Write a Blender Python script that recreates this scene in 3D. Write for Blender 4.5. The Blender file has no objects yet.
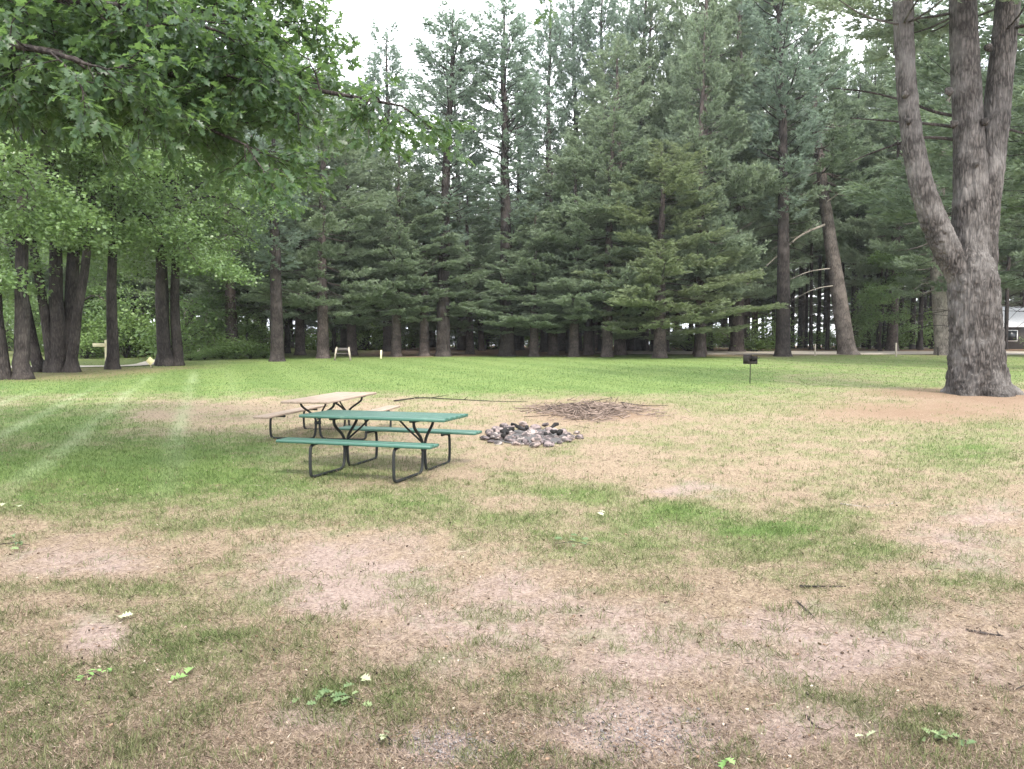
import bpy, math, random
import numpy as np
from mathutils import Vector, Matrix

R = math.radians
scene = bpy.context.scene
COL = scene.collection

# ------------------------------------------------------------------ camera, light, exposure
CAM_H = 1.7
F = 769.0
HOR = 345.0
cam_d = bpy.data.cameras.new('camera')
cam_d.sensor_width = 36.0
cam_d.lens = F / 1024 * 36
cam_d.clip_start = 0.05
cam_d.clip_end = 3000
cam = bpy.data.objects.new('camera', cam_d)
COL.objects.link(cam)
cam.location = (0, 0, CAM_H)
PITCH = math.atan((384.5 - HOR) / F)
cam.rotation_euler = (R(90) - PITCH, 0, 0)
scene.camera = cam

SUN_EL, SUN_AZ = 50.0, 158.0          # azimuth from +Y (ahead) towards +X, degrees
world = bpy.data.worlds.new('World')
scene.world = world
world.use_nodes = True
wt = world.node_tree
wt.nodes.clear()
def wn(t, **k):
    n = wt.nodes.new(t)
    for a, b in k.items(): setattr(n, a, b)
    return n
sky = wn('ShaderNodeTexSky', sky_type='NISHITA', sun_disc=False)
sky.sun_elevation = R(SUN_EL)
sky.sun_rotation = R(SUN_AZ)
sky.air_density = 1.2; sky.dust_density = 3.0
tcw = wn('ShaderNodeTexCoord')
mapw = wn('ShaderNodeMapping'); mapw.inputs['Scale'].default_value = (1, 1, 3.0)
nzw = wn('ShaderNodeTexNoise'); nzw.inputs['Scale'].default_value = 2.2; nzw.inputs['Detail'].default_value = 6
rampw = wn('ShaderNodeValToRGB')
rampw.color_ramp.elements[0].position = .40; rampw.color_ramp.elements[0].color = (8.0, 8.5, 9.4, 1)
rampw.color_ramp.elements[1].position = .62; rampw.color_ramp.elements[1].color = (11.5, 11.5, 11.6, 1)
mixw = wn('ShaderNodeMixRGB'); mixw.inputs[0].default_value = .86
bg = wn('ShaderNodeBackground'); bg.inputs['Strength'].default_value = 0.1
outw = wn('ShaderNodeOutputWorld')
wl = wt.links.new
wl(tcw.outputs['Generated'], mapw.inputs[0]); wl(mapw.outputs[0], nzw.inputs['Vector'])
wl(nzw.outputs['Fac'], rampw.inputs[0])
wl(sky.outputs[0], mixw.inputs[1]); wl(rampw.outputs[0], mixw.inputs[2])
wl(mixw.outputs[0], bg.inputs['Color']); wl(bg.outputs[0], outw.inputs['Surface'])

sun_d = bpy.data.lights.new('sun', 'SUN')
sun_d.energy = 1.5
sun_d.angle = R(10)
sun_d.color = (1.0, .94, .84)
sun = bpy.data.objects.new('sun', sun_d)
COL.objects.link(sun)
sd = Vector((math.sin(R(SUN_AZ)) * math.cos(R(SUN_EL)), math.cos(R(SUN_AZ)) * math.cos(R(SUN_EL)), math.sin(R(SUN_EL))))
sun.rotation_euler = sd.to_track_quat('Z', 'Y').to_euler()
sun.location = (0, 0, 60)

scene.view_settings.view_transform = 'Standard'
scene.view_settings.look = 'None'
scene.view_settings.gamma = 1
scene.view_settings.use_curve_mapping = False
scene.view_settings.exposure = 1.92
scene.cycles.max_bounces = 6
scene.cycles.diffuse_bounces = 3
scene.cycles.glossy_bounces = 2
scene.cycles.transmission_bounces = 4
scene.cycles.transparent_max_bounces = 4

# ------------------------------------------------------------------ terrain maths
def gz(x, y):
    t = np.asarray(y, float) - 9.0
    r = .02 * (np.sqrt(t * t + 9) + t) / 2
    r = np.where(r > 1.15, 1.15 + .25 * np.tanh((r - 1.15) / .25), r)
    return r
def gzf(x, y): return float(gz(x, y))
CP, SP = math.cos(PITCH), math.sin(PITCH)
def ray(px, py):
    u = (px - 512) / F; v = (384.5 - py) / F
    return Vector((u, CP + v * SP, -SP + v * CP))
def ground_at(px, py):
    d = ray(px, py); t = 1.0
    lo, hi = .5, 600.0
    for _ in range(60):
        m = (lo + hi) / 2
        p = d * m
        if CAM_H + p.z > gzf(p.x, p.y): lo = m
        else: hi = m
    p = d * lo
    return Vector((p.x, p.y, gzf(p.x, p.y)))
def at(px, py, Y):
    d = ray(px, py); t = Y / d.y
    return Vector((d.x * t, Y, CAM_H + d.z * t))
def foot(px, Y):
    """ground point under image column px at distance Y"""
    p = at(px, HOR, Y)
    return Vector((p.x, Y, gzf(p.x, Y)))

# ------------------------------------------------------------------ noise
def _hash(ix, iy, seed):
    n = (ix.astype(np.int64) * 374761393 + iy.astype(np.int64) * 668265263 + seed * 974711) & 0x7fffffff
    n = ((n ^ (n >> 13)) * 1274126177) & 0x7fffffff
    return ((n ^ (n >> 16)) & 0xffff) / 65535.0
def vnoise(x, y, seed=0):
    x = np.asarray(x, float); y = np.asarray(y, float)
    ix = np.floor(x); iy = np.floor(y)
    fx = x - ix; fy = y - iy
    fx = fx * fx * (3 - 2 * fx); fy = fy * fy * (3 - 2 * fy)
    a = _hash(ix, iy, seed); b = _hash(ix + 1, iy, seed); c = _hash(ix, iy + 1, seed); d = _hash(ix + 1, iy + 1, seed)
    return (a + (b - a) * fx) * (1 - fy) + (c + (d - c) * fx) * fy
def fbm(x, y, seed=0, oct=4):
    s = 0; a = .5; n = 0
    for o in range(oct):
        s = s + a * vnoise(x * 2 ** o, y * 2 ** o, seed + o * 17); n += a; a *= .55
    return s / n
def sstep(a, b, x):
    t = np.clip((x - a) / (b - a), 0, 1)
    return t * t * (3 - 2 * t)

# ------------------------------------------------------------------ mesh building
class MB:
    def __init__(s): s.V = []; s.F = []; s.A = []; s.C = []; s.n = 0
    def add(s, V, Fc, var=None, col=None):
        V = np.asarray(V, float).reshape(-1, 3); Fc = np.asarray(Fc, np.int64)
        s.V.append(V); s.F.append(Fc + s.n)
        s.A.append(np.full(len(V), .5) if var is None else np.broadcast_to(np.asarray(var, float), (len(V),)))
        if col is not None: s.C.append(col)
        s.n += len(V)
    def build(s, name, mat, parent=None, smooth=False):
        V = np.concatenate(s.V)
        me = bpy.data.meshes.new(name)
        me.vertices.add(len(V)); me.vertices.foreach_set('co', V.astype(np.float32).ravel())
        loops = np.concatenate([f.ravel() for f in s.F])
        sizes = np.concatenate([np.full(len(f), f.shape[1]) for f in s.F])
        starts = np.concatenate([[0], np.cumsum(sizes)[:-1]])
        me.loops.add(len(loops)); me.loops.foreach_set('vertex_index', loops.astype(np.int32))
        me.polygons.add(len(sizes)); me.polygons.foreach_set('loop_start', starts.astype(np.int32))
        if smooth: me.polygons.foreach_set('use_smooth', np.ones(len(sizes), bool))
        at_ = me.attributes.new('var', 'FLOAT', 'POINT')
        at_.data.foreach_set('value', np.concatenate(s.A).astype(np.float32))
        if s.C:
            c = me.attributes.new('tint', 'FLOAT_COLOR', 'POINT')
            c.data.foreach_set('color', np.concatenate(s.C).astype(np.float32).ravel())
        me.update(calc_edges=True)
        me.materials.append(mat)
        o = bpy.data.objects.new(name, me)
        COL.objects.link(o)
        if parent: o.parent = parent
        return o

def unit(v): return v / np.maximum(np.linalg.norm(v, axis=-1, keepdims=True), 1e-9)

def tube(mb, pts, rad, n=8, cap=True, var=.5, wob=None):
    P = np.asarray([tuple(p) for p in pts], float); r = np.broadcast_to(np.asarray(rad, float), (len(P),))
    T = np.gradient(P, axis=0); T = unit(T)
    ref = np.array([0, 0, 1.0]) if abs(T[0][2]) < .9 else np.array([1.0, 0, 0])
    X = unit(np.cross(ref, T[0]))
    rings = []
    ang = np.linspace(0, 2 * math.pi, n, endpoint=False)
    for i in range(len(P)):
        X = unit(X - T[i] * np.dot(X, T[i])); Yv = np.cross(T[i], X)
        rr = r[i]
        k = np.ones(n) if wob is None else wob(i, ang)
        rings.append(P[i] + rr * k[:, None] * (np.cos(ang)[:, None] * X + np.sin(ang)[:, None] * Yv))
    V = np.concatenate(rings)
    m = len(P)
    i = np.arange(m - 1)[:, None] * n; j = np.arange(n)[None, :]; j2 = (j + 1) % n
    Q = np.stack([i + j, i + j2, i + n + j2, i + n + j], -1).reshape(-1, 4)
    base = mb.n
    mb.add(V, Q, var)
    if cap:
        mb.add(np.stack([P[0], P[-1]]), np.zeros((0, 3), int), var)
        c0, c1 = mb.n - 2, mb.n - 1
        jj = np.arange(n); jn = (jj + 1) % n
        f0 = np.stack([np.full(n, c0), base + jn, base + jj], -1)
        f1 = np.stack([np.full(n, c1), base + (m - 1) * n + jj, base + (m - 1) * n + jn], -1)
        mb.F.append(np.concatenate([f0, f1]))

def smooth_path(pts, k=6):
    P = [np.array(tuple(p), float) for p in pts]
    P = [2 * P[0] - P[1]] + P + [2 * P[-1] - P[-2]]
    out = []
    for i in range(1, len(P) - 2):
        for t in np.linspace(0, 1, k, endpoint=False):
            a, b, c, d = P[i - 1], P[i], P[i + 1], P[i + 2]
            out.append(.5 * (2 * b + (c - a) * t + (2 * a - 5 * b + 4 * c - d) * t * t + (3 * b - a - 3 * c + d) * t ** 3))
    out.append(P[-2])
    return np.array(out)

def box(mb, c, size, rot=None, bev=0.0, var=.5):
    sx, sy, sz = [s / 2 for s in size]
    b = min(bev, sx, sy, sz)
    if b <= 0:
        V = np.array([[x, y, z] for z in (-sz, sz) for y in (-sy, sy) for x in (-sx, sx)], float)
        Fq = np.array([[0, 2, 3, 1], [4, 5, 7, 6], [0, 1, 5, 4], [2, 6, 7, 3], [0, 4, 6, 2], [1, 3, 7, 5]])
    else:   # octagonal-section bevel along X with inset end caps
        prof = [(-sy + b, -sz), (sy - b, -sz), (sy, -sz + b), (sy, sz - b), (sy - b, sz), (-sy + b, sz), (-sy, sz - b), (-sy, -sz + b)]
        V = []
        for x, k in ((-sx, b), (-sx + b, 0), (sx - b, 0), (sx, b)):
            for (y, z) in prof:
                V.append((x, y - np.sign(y) * k * .7, z - np.sign(z) * k * .7))
        V = np.array(V)
        Fq = [[i * 8 + j, i * 8 + (j + 1) % 8, (i + 1) * 8 + (j + 1) % 8, (i + 1) * 8 + j] for i in range(3) for j in range(8)]
        Fq += [[0, 7, 6, 1], [1, 6, 5, 2], [2, 5, 4, 3], [24, 25, 30, 31], [25, 26, 29, 30], [26, 27, 28, 29]]
        Fq = np.array(Fq)
    if rot is not None: V = V @ np.array(Matrix(rot.to_matrix() if hasattr(rot, 'to_matrix') else rot)).T
    mb.add(V + np.array(tuple(c)), Fq, var)

# ------------------------------------------------------------------ materials
def newmat(name):
    m = bpy.data.materials.new(name); m.use_nodes = True
    nt = m.node_tree; nt.nodes.clear()
    out = nt.nodes.new('ShaderNodeOutputMaterial')
    return m, nt, out
def N(nt, t, **k):
    n = nt.nodes.new(t)
    for a, b in k.items():
        if a.startswith('i_'): n.inputs[a[2:].replace('_', ' ')].default_value = b
        else: setattr(n, a, b)
    return n
def ramp(nt, fac, stops):
    r = nt.nodes.new('ShaderNodeValToRGB')
    while len(r.color_ramp.elements) < len(stops): r.color_ramp.elements.new(.5)
    for e, (p, c) in zip(r.color_ramp.elements, stops): e.position = p; e.color = (*c, 1)
    nt.links.new(fac, r.inputs[0]); return r.outputs[0]
def mix(nt, f, a, b, mode='MIX'):
    n = nt.nodes.new('ShaderNodeMixRGB'); n.blend_type = mode
    for i, v in enumerate((f, a, b)):
        if hasattr(v, 'is_linked'): nt.links.new(v, n.inputs[i])
        elif isinstance(v, (int, float)): n.inputs[i].default_value = v if i == 0 else (v, v, v, 1)
        else: n.inputs[i].default_value = (*v, 1)
    return n.outputs[0]
def math_(nt, op, a, b=None):
    n = nt.nodes.new('ShaderNodeMath'); n.operation = op
    for i, v in enumerate((a, b)):
        if v is None: continue
        if hasattr(v, 'is_linked'): nt.links.new(v, n.inputs[i])
        else: n.inputs[i].default_value = v
    return n.outputs[0]
def noise(nt, vec, scale, detail=4, rough=.55):
    n = N(nt, 'ShaderNodeTexNoise'); n.inputs['Scale'].default_value = scale
    n.inputs['Detail'].default_value = detail; n.inputs['Roughness'].default_value = rough
    if vec is not None: nt.links.new(vec, n.inputs['Vector'])
    return n.outputs['Fac']
def objco(nt, scale=(1, 1, 1)):
    t = N(nt, 'ShaderNodeTexCoord'); m = N(nt, 'ShaderNodeMapping'); m.inputs['Scale'].default_value = scale
    nt.links.new(t.outputs['Object'], m.inputs[0]); return m.outputs[0]
def principled(nt, out, color, rough=.8, spec=.3, height=None, dist=.02, bstr=.6):
    p = N(nt, 'ShaderNodeBsdfPrincipled')
    if hasattr(color, 'is_linked'): nt.links.new(color, p.inputs['Base Color'])
    else: p.inputs['Base Color'].default_value = (*color, 1)
    if hasattr(rough, 'is_linked'): nt.links.new(rough, p.inputs['Roughness'])
    else: p.inputs['Roughness'].default_value = rough
    p.inputs['Specular IOR Level'].default_value = spec
    if height is not None:
        b = N(nt, 'ShaderNodeBump'); b.inputs['Distance'].default_value = dist; b.inputs['Strength'].default_value = bstr
        nt.links.new(height, b.inputs['Height']); nt.links.new(b.outputs[0], p.inputs['Normal'])
    nt.links.new(p.outputs[0], out.inputs['Surface'])
    return p

def leaf_mat(name, lo, hi, trans, tcol, rough=.5, spec=.3):
    m, nt, out = newmat(name)
    a = N(nt, 'ShaderNodeAttribute', attribute_name='var')
    oi = N(nt, 'ShaderNodeObjectInfo')
    f = math_(nt, 'ADD', math_(nt, 'MULTIPLY', a.outputs['Fac'], .8), math_(nt, 'MULTIPLY', oi.outputs['Random'], .2))
    c = mix(nt, f, lo, hi)
    p = N(nt, 'ShaderNodeBsdfPrincipled'); nt.links.new(c, p.inputs['Base Color'])
    p.inputs['Roughness'].default_value = rough; p.inputs['Specular IOR Level'].default_value = spec
    t = N(nt, 'ShaderNodeBsdfTranslucent')
    nt.links.new(mix(nt, f, tuple(x * .75 for x in tcol), tcol), t.inputs['Color'])
    ms = N(nt, 'ShaderNodeMixShader'); ms.inputs[0].default_value = trans
    nt.links.new(p.outputs[0], ms.inputs[1]); nt.links.new(t.outputs[0], ms.inputs[2])
    nt.links.new(ms.outputs[0], out.inputs['Surface'])
    return m

def bark_mat(name, lo, hi, sc=1.0, lichen=None):
    m, nt, out = newmat(name)
    v = objco(nt, (8 * sc, 8 * sc, 1.7 * sc))
    v2 = objco(nt)
    n1 = noise(nt, v, 2.2, 8, .7)
    vo = N(nt, 'ShaderNodeTexVoronoi', feature='DISTANCE_TO_EDGE'); vo.inputs['Scale'].default_value = 1.6
    wv = N(nt, 'ShaderNodeVectorMath', operation='ADD'); nt.links.new(v, wv.inputs[0])
    nn = N(nt, 'ShaderNodeTexNoise'); nn.inputs['Scale'].default_value = 1.2; nt.links.new(v, nn.inputs['Vector'])
    nt.links.new(nn.outputs['Color'], wv.inputs[1]); nt.links.new(wv.outputs[0], vo.inputs['Vector'])
    crack = ramp(nt, vo.outputs['Distance'], [(0, (0, 0, 0)), (.28, (1, 1, 1))])
    h = mix(nt, .5, crack, n1, 'MIX')
    c = mix(nt, ramp(nt, n1, [(.3, (0, 0, 0)), (.7, (1, 1, 1))]), lo, hi)
    c = mix(nt, math_(nt, 'MULTIPLY', math_(nt, 'SUBTRACT', 1.0, crack), .8), c, tuple(x * .35 for x in lo))
    big = noise(nt, v2, 1.3, 5, .6)
    c = mix(nt, ramp(nt, big, [(.45, (0, 0, 0)), (.75, (.6, .6, .6))]), c, lichen or tuple(min(1, x * 1.5) for x in hi))
    principled(nt, out, c, .9, .15, h, .03 / sc, .9)
    return m

M_BARK = bark_mat('pine_bark', (.06, .048, .044), (.15, .122, .112))
M_BARKBIG = bark_mat('big_pine_bark', (.042, .0375, .0355), (.136, .121, .113), 1.0, (.25, .235, .225))
M_BARKDARK = bark_mat('dark_bark', (.028, .024, .023), (.075, .063, .058))
M_BARKMID = bark_mat('mid_bark', (.075, .063, .058), (.17, .145, .13))
M_BARKGREY = bark_mat('grey_bark', (.15, .13, .115), (.30, .27, .24))
M_DEAD = bark_mat('dead_wood', (.22, .19, .16), (.40, .36, .31), 2.0)
M_NEEDLE = leaf_mat('pine_needles', (.115, .165, .115), (.26, .325, .215), .26, (.27, .35, .18), .55, .25)
M_NEEDLE_MID = leaf_mat('mid_pine_needles', (.145, .20, .14), (.31, .37, .25), .28, (.32, .40, .22), .55, .25)
M_NEEDLE_PALE = leaf_mat('pale_pine_needles', (.17, .22, .125), (.32, .37, .215), .25, (.30, .35, .16), .55, .25)
M_NEEDLE_BACKLIT = leaf_mat('backlit_pine_needles', (.16, .215, .175), (.27, .335, .265), .42, (.32, .42, .30), .55, .25)  # backlight and flare on skyline crowns put into paler, bluer needle colour
M_MAPLE = leaf_mat('maple_leaves', (.085, .145, .06), (.19, .275, .115), .35, (.28, .42, .12), .36, .5)
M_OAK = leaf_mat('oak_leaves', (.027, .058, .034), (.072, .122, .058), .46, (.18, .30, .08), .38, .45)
M_SHRUB = leaf_mat('shrub_leaves', (.10, .17, .055), (.22, .31, .11), .3, (.24, .36, .09), .5, .35)

def plain(name, c, rough=.6, spec=.3, vary=.25, sc=6, metal=0):
    m, nt, out = newmat(name)
    n = noise(nt, objco(nt), sc, 6, .6)
    col = mix(nt, n, tuple(x * (1 - vary) for x in c), tuple(min(1, x * (1 + vary)) for x in c))
    p = principled(nt, out, col, rough, spec, n, .004, .3)
    p.inputs['Metallic'].default_value = metal
    return m
M_STEEL = plain('dark_steel', (.02, .022, .022), .6, .2)
M_RUST = plain('rusty_iron', (.024, .02, .018), .8, .2)
M_CREAM = plain('cream_paint', (.72, .66, .42), .6)
M_YELLOW = plain('yellow_paint', (.70, .64, .36), .5)
M_WHITE = plain('white_paint', (.78, .78, .76), .5)
M_PALEWOOD = plain('pale_wood', (.36, .32, .26), .8)
M_ROOF = plain('pale_roof', (.62, .62, .63), .6)
M_DARKWALL = plain('dark_siding', (.09, .08, .075), .8)
M_GLASS = plain('window_glass', (.03, .035, .04), .1, .5)
M_CHAR = plain('charred_wood', (.018, .017, .017), .85, .2, .5, 12)

def plank_mat(name, lo, hi, rough, spec, wear=None):
    m, nt, out = newmat(name)
    v = objco(nt, (1.2, 22, 22))
    n = noise(nt, v, 2.0, 7, .65)
    c = mix(nt, ramp(nt, n, [(.3, (0, 0, 0)), (.7, (1, 1, 1))]), lo, hi)
    if wear:
        w = noise(nt, objco(nt), 5.0, 6, .7)
        c = mix(nt, ramp(nt, w, [(.58, (0, 0, 0)), (.75, (.55, .55, .55))]), c, wear)
    principled(nt, out, c, rough, spec, n, .004, .5)
    return m
M_GREENWOOD = plank_mat('green_painted_planks', (.026, .09, .066), (.047, .13, .098), .33, .55, (.15, .24, .18))
M_OLDWOOD = plank_mat('weathered_planks', (.26, .20, .155), (.40, .32, .26), .85, .2)

def stone_mat():
    m, nt, out = newmat('field_stone')
    oi = N(nt, 'ShaderNodeObjectInfo')
    v0 = objco(nt); va_ = N(nt, 'ShaderNodeVectorMath', operation='ADD'); nt.links.new(v0, va_.inputs[0]); nt.links.new(oi.outputs['Location'], va_.inputs[1]); v = va_.outputs[0]
    n = noise(nt, v, 3, 8, .65)
    base = ramp(nt, oi.outputs['Random'], [(0, (.09, .078, .08)), (.35, (.27, .22, .22)), (.7, (.40, .315, .29)), (1, (.50, .44, .415))])
    c = mix(nt, n, mix(nt, 1.0, base, (.55, .55, .55), 'MULTIPLY'), base)
    soot = noise(nt, v, .9, 3)
    c = mix(nt, ramp(nt, soot, [(.47, (0, 0, 0)), (.60, (.88, .88, .88))]), c, (.035, .033, .034))
    principled(nt, out, c, .9, .2, n, .02, .7)
    return m
M_STONE = stone_mat()

# ------------------------------------------------------------------ objects, labels
def tag(o, label=None, cat=None, group=None, kind=None):
    if label: o['label'] = label
    if cat: o['category'] = cat
    if group: o['group'] = group
    if kind: o['kind'] = kind
    return o
def empty(name, loc=(0, 0, 0), rz=0):
    o = bpy.data.objects.new(name, None); COL.objects.link(o)
    o.location = tuple(loc); o.rotation_euler = (0, 0, rz); o.empty_display_size = .2
    return o
def copy_tree(root, loc, rz=0, scale=(1, 1, 1), label=None, group=None):
    r = root.copy(); COL.objects.link(r)
    r.location = tuple(loc); r.rotation_euler = (0, 0, rz); r.scale = scale
    if label: r['label'] = label
    if group: r['group'] = group
    for ch in KIDS.get(root.name, []):
        c = ch.copy(); COL.objects.link(c); c.parent = r
        for g in KIDS.get(ch.name, []):
            d = g.copy(); COL.objects.link(d); d.parent = c
    return r
KIDS = {}
def kid(root, o):
    KIDS.setdefault(root.name, []).append(o); o.parent = root; return o

# ------------------------------------------------------------------ ground fields (real patches of grass, thatch, soil, needles)
GREEN = [ # px, py, rx, ry, strength
 (120, 468, 240, 44, .95), (60, 425, 120, 30, .8), (250, 478, 90, 28, .75), (380, 505, 110, 24, .55),
 (560, 493, 75, 15, .75), (690, 515, 90, 20, .85), (780, 535, 85, 22, .8), (860, 550, 70, 16, .55),
 (620, 540, 160, 20, .35), (960, 450, 90, 45, .55), (930, 430, 60, 14, .5), (760, 455, 120, 14, .35), (1000, 545, 50, 25, .35),
 (180, 650, 160, 50, .34), (20, 720, 70, 70, .42), (150, 730, 120, 40, .2), (120, 515, 160, 20, .4), (330, 702, 40, 16, .5),
 (400, 700, 30, 30, .4), (560, 546, 40, 8, .5), (500, 560, 80, 16, .3), (310, 650, 60, 50, .25), (190, 720, 70, 30, .3),
 (600, 690, 40, 40, .28), (700, 640, 50, 14, .3), (870, 620, 60, 16, .3), (560, 700, 60, 30, .25), (780, 660, 60, 16, .25),
 (850, 712, 70, 20, .25), (990, 590, 60, 16, .3), (950, 740, 30, 18, .35), (500, 620, 60, 14, .2), (860, 410, 60, 6, .4), (950, 412, 70, 5, .3), (760, 402, 220, 18, .5), (450, 415, 80, 10, .4), (560, 447, 70, 16, .4), (720, 440, 170, 25, .38), (860, 480, 120, 20, .4), (300, 520, 200, 20, .4), (480, 530, 120, 16, .4), (420, 585, 60, 12, .3), (120, 590, 120, 14, .3), (250, 610, 60, 14, .35)]
BARE = [(350, 590, 130, 50, .8), (480, 640, 150, 60, .75), (620, 650, 160, 60, .7), (860, 650, 180, 60, .75), (75, 640, 40, 26, .95),
 (80, 562, 110, 22, .6), (620, 740, 120, 50, .8), (440, 750, 60, 26, 1.0), (960, 560, 90, 40, .6), (690, 492, 60, 8, .8), (980, 510, 60, 25, .6),
 (330, 735, 60, 30, .6), (820, 740, 120, 40, .6), (1000, 690, 60, 40, .6), (520, 600, 120, 30, .5)]
DRYPATCH = [(205, 420, 95, 13, 1.0), (330, 415, 90, 22, .5), (400, 450, 130, 22, .4), (600, 450, 160, 36, .75), (760, 480, 200, 26, .8), (560, 412, 190, 12, .6), (760, 405, 130, 9, .35), (840, 378, 60, 5, .5), (880, 395, 60, 6, .6)]
LITTER = [(930, 412, 110, 11, 1.0), (1010, 405, 60, 13, .8), (980, 400, 70, 8, 1.0), (600, 412, 60, 11, .9), (745, 353, 70, 3, 1.0), (965, 352, 60, 3, 1.0)]
def blobs(B, px, py):
    s = np.zeros_like(px)
    for (a, b, rx, ry, w) in B:
        q = ((px - a) / rx) ** 2 + ((py - b) / ry) ** 2
        s = np.maximum(s, w * np.exp(-q * .9))
    return s
def wood_left(x, y): return sstep(-12, -15, x) * sstep(40, 46, y)
def field(x, y):
    x = np.asarray(x, float); y = np.asarray(y, float)
    yy = np.maximum(y, .9)
    px = 512 + F * x / yy; py = HOR + F * (CAM_H - gz(x, yy)) / yy
    wx = (fbm(x * .9, y * .9, 3) - .5) * 46; wy = (fbm(x * .9 + 31, y * .9, 5) - .5) * 26 * np.clip((py - 350) / 120, .1, 1.5)
    pxw = px + wx * 1.6; pyw = py + wy
    n = fbm(x * 1.3, y * 1.3, 11, 4); n2 = fbm(x * 5, y * 5, 23, 3)
    lawn = sstep(408, 384, pyw + np.clip((px - 640) / 400, 0, 1) * 6)
    lawn = lawn * np.where(px > 640, 1 - .4 * sstep(640, 800, px), 1)
    g = np.maximum(lawn, blobs(GREEN, pxw, pyw))
    d = blobs(DRYPATCH, pxw, pyw)
    g = g * (1 - .8 * d) + .1
    b = blobs(BARE, pxw, pyw)
    g = g * (1 - .55 * b * (1 - lawn))
    l = blobs(LITTER, pxw, pyw)
    g = g * (1 - .8 * l)
    n3 = fbm(x * 14, y * 14, 37, 2)
    g = np.clip(g + .02 + (n - .5) * .45 + (n2 - .5) * .5 + (n3 - .5) * .3, 0, 1)
    g = np.where(wood_left(x, y) > .3, np.maximum(g, .45), g)
    b = sstep(.05, 1.0, b * 1.3 + (n2 - .5) * .6 + (.5 - n) * .6 + (n3 - .5) * .4 - .08)
    wood = np.maximum(sstep(52, 57, y - 4 * (x > 6) + .15 * np.abs(x) * (x < -5) + (fbm(x * .3, y * .3, 41) - .5) * 5), sstep(-14.5, -17, x + (fbm(x * .5, y * .5, 7) - .5) * 3) * sstep(26.5, 29.5, y) * .6)
    wood = np.maximum(wood, sstep(3.2, 1.5, np.hypot((x - 13.4) / 1.3, y - 22.3)) * .8)
    wood = wood * (1 - .65 * sstep(-10, -14, x) * sstep(36, 42, y))
    l = np.clip(np.maximum(l * .9, wood) + (n2 - .5) * .25 * (l > .05), 0, 1)
    st = x + .4 * y + .12 * np.sin(np.floor((x + .4 * y) / 1.55) * 2.3)
    stripe = np.exp(-((np.mod(st + .25 * (fbm(y * .4, st, 9) - .5) - .2, 1.55) - .775) / .17) ** 2)
    stripe = stripe * sstep(1.6, -.6, st) * sstep(-16, -12, x) * sstep(7.5, 10.5, y) * sstep(50, 38, y) * (.35 + .65 * sstep(.3, .6, fbm(x * .6, y * .2, 51)))
    alt = .5 + .5 * np.sign(np.sin(st * 2 * math.pi / 3.1))
    return g, b, l, stripe, alt * sstep(12, 20, y), lawn

# ground sheet: fan-shaped grid, fine near the camera, one sheet to the horizon
ys = np.concatenate([np.linspace(-40, -1, 12), np.linspace(0, 5, 70), 5 + np.cumsum(np.linspace(.07, .45, 160)), ])
ys = np.concatenate([ys, ys[-1] + np.cumsum(np.geomspace(.6, 36, 48))])
us = np.concatenate([np.array([-6, -4.5, -3.2, -2.4, -1.8, -1.45]), np.linspace(-1.15, 1.15, 360), np.array([1.45, 1.8, 2.4, 3.2, 4.5, 6])])
YY, UU = np.meshgrid(ys, us, indexing='ij')
XX = UU * (np.clip(YY, 0, 140) * .78 + 3.2)
ZZ = gz(XX, YY) + (fbm(XX * 1.1, YY * 1.1, 77, 3) - .5) * .05 * np.exp(-np.maximum(YY, 0) / 20) + (fbm(XX * 7, YY * 7, 78, 2) - .5) * .02 * np.exp(-np.maximum(YY, 0) / 6)
nr, nc = XX.shape
ii = np.arange(nr - 1)[:, None] * nc + np.arange(nc - 1)[None, :]
gm = MB()
gg, bb, ll, ss, al, _ = field(XX.ravel(), YY.ravel())
gm.add(np.stack([XX.ravel(), YY.ravel(), ZZ.ravel()], -1), np.stack([ii, ii + 1, ii + nc + 1, ii + nc], -1).reshape(-1, 4),
       var=al, col=np.stack([gg, bb, ll, ss], -1))

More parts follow.
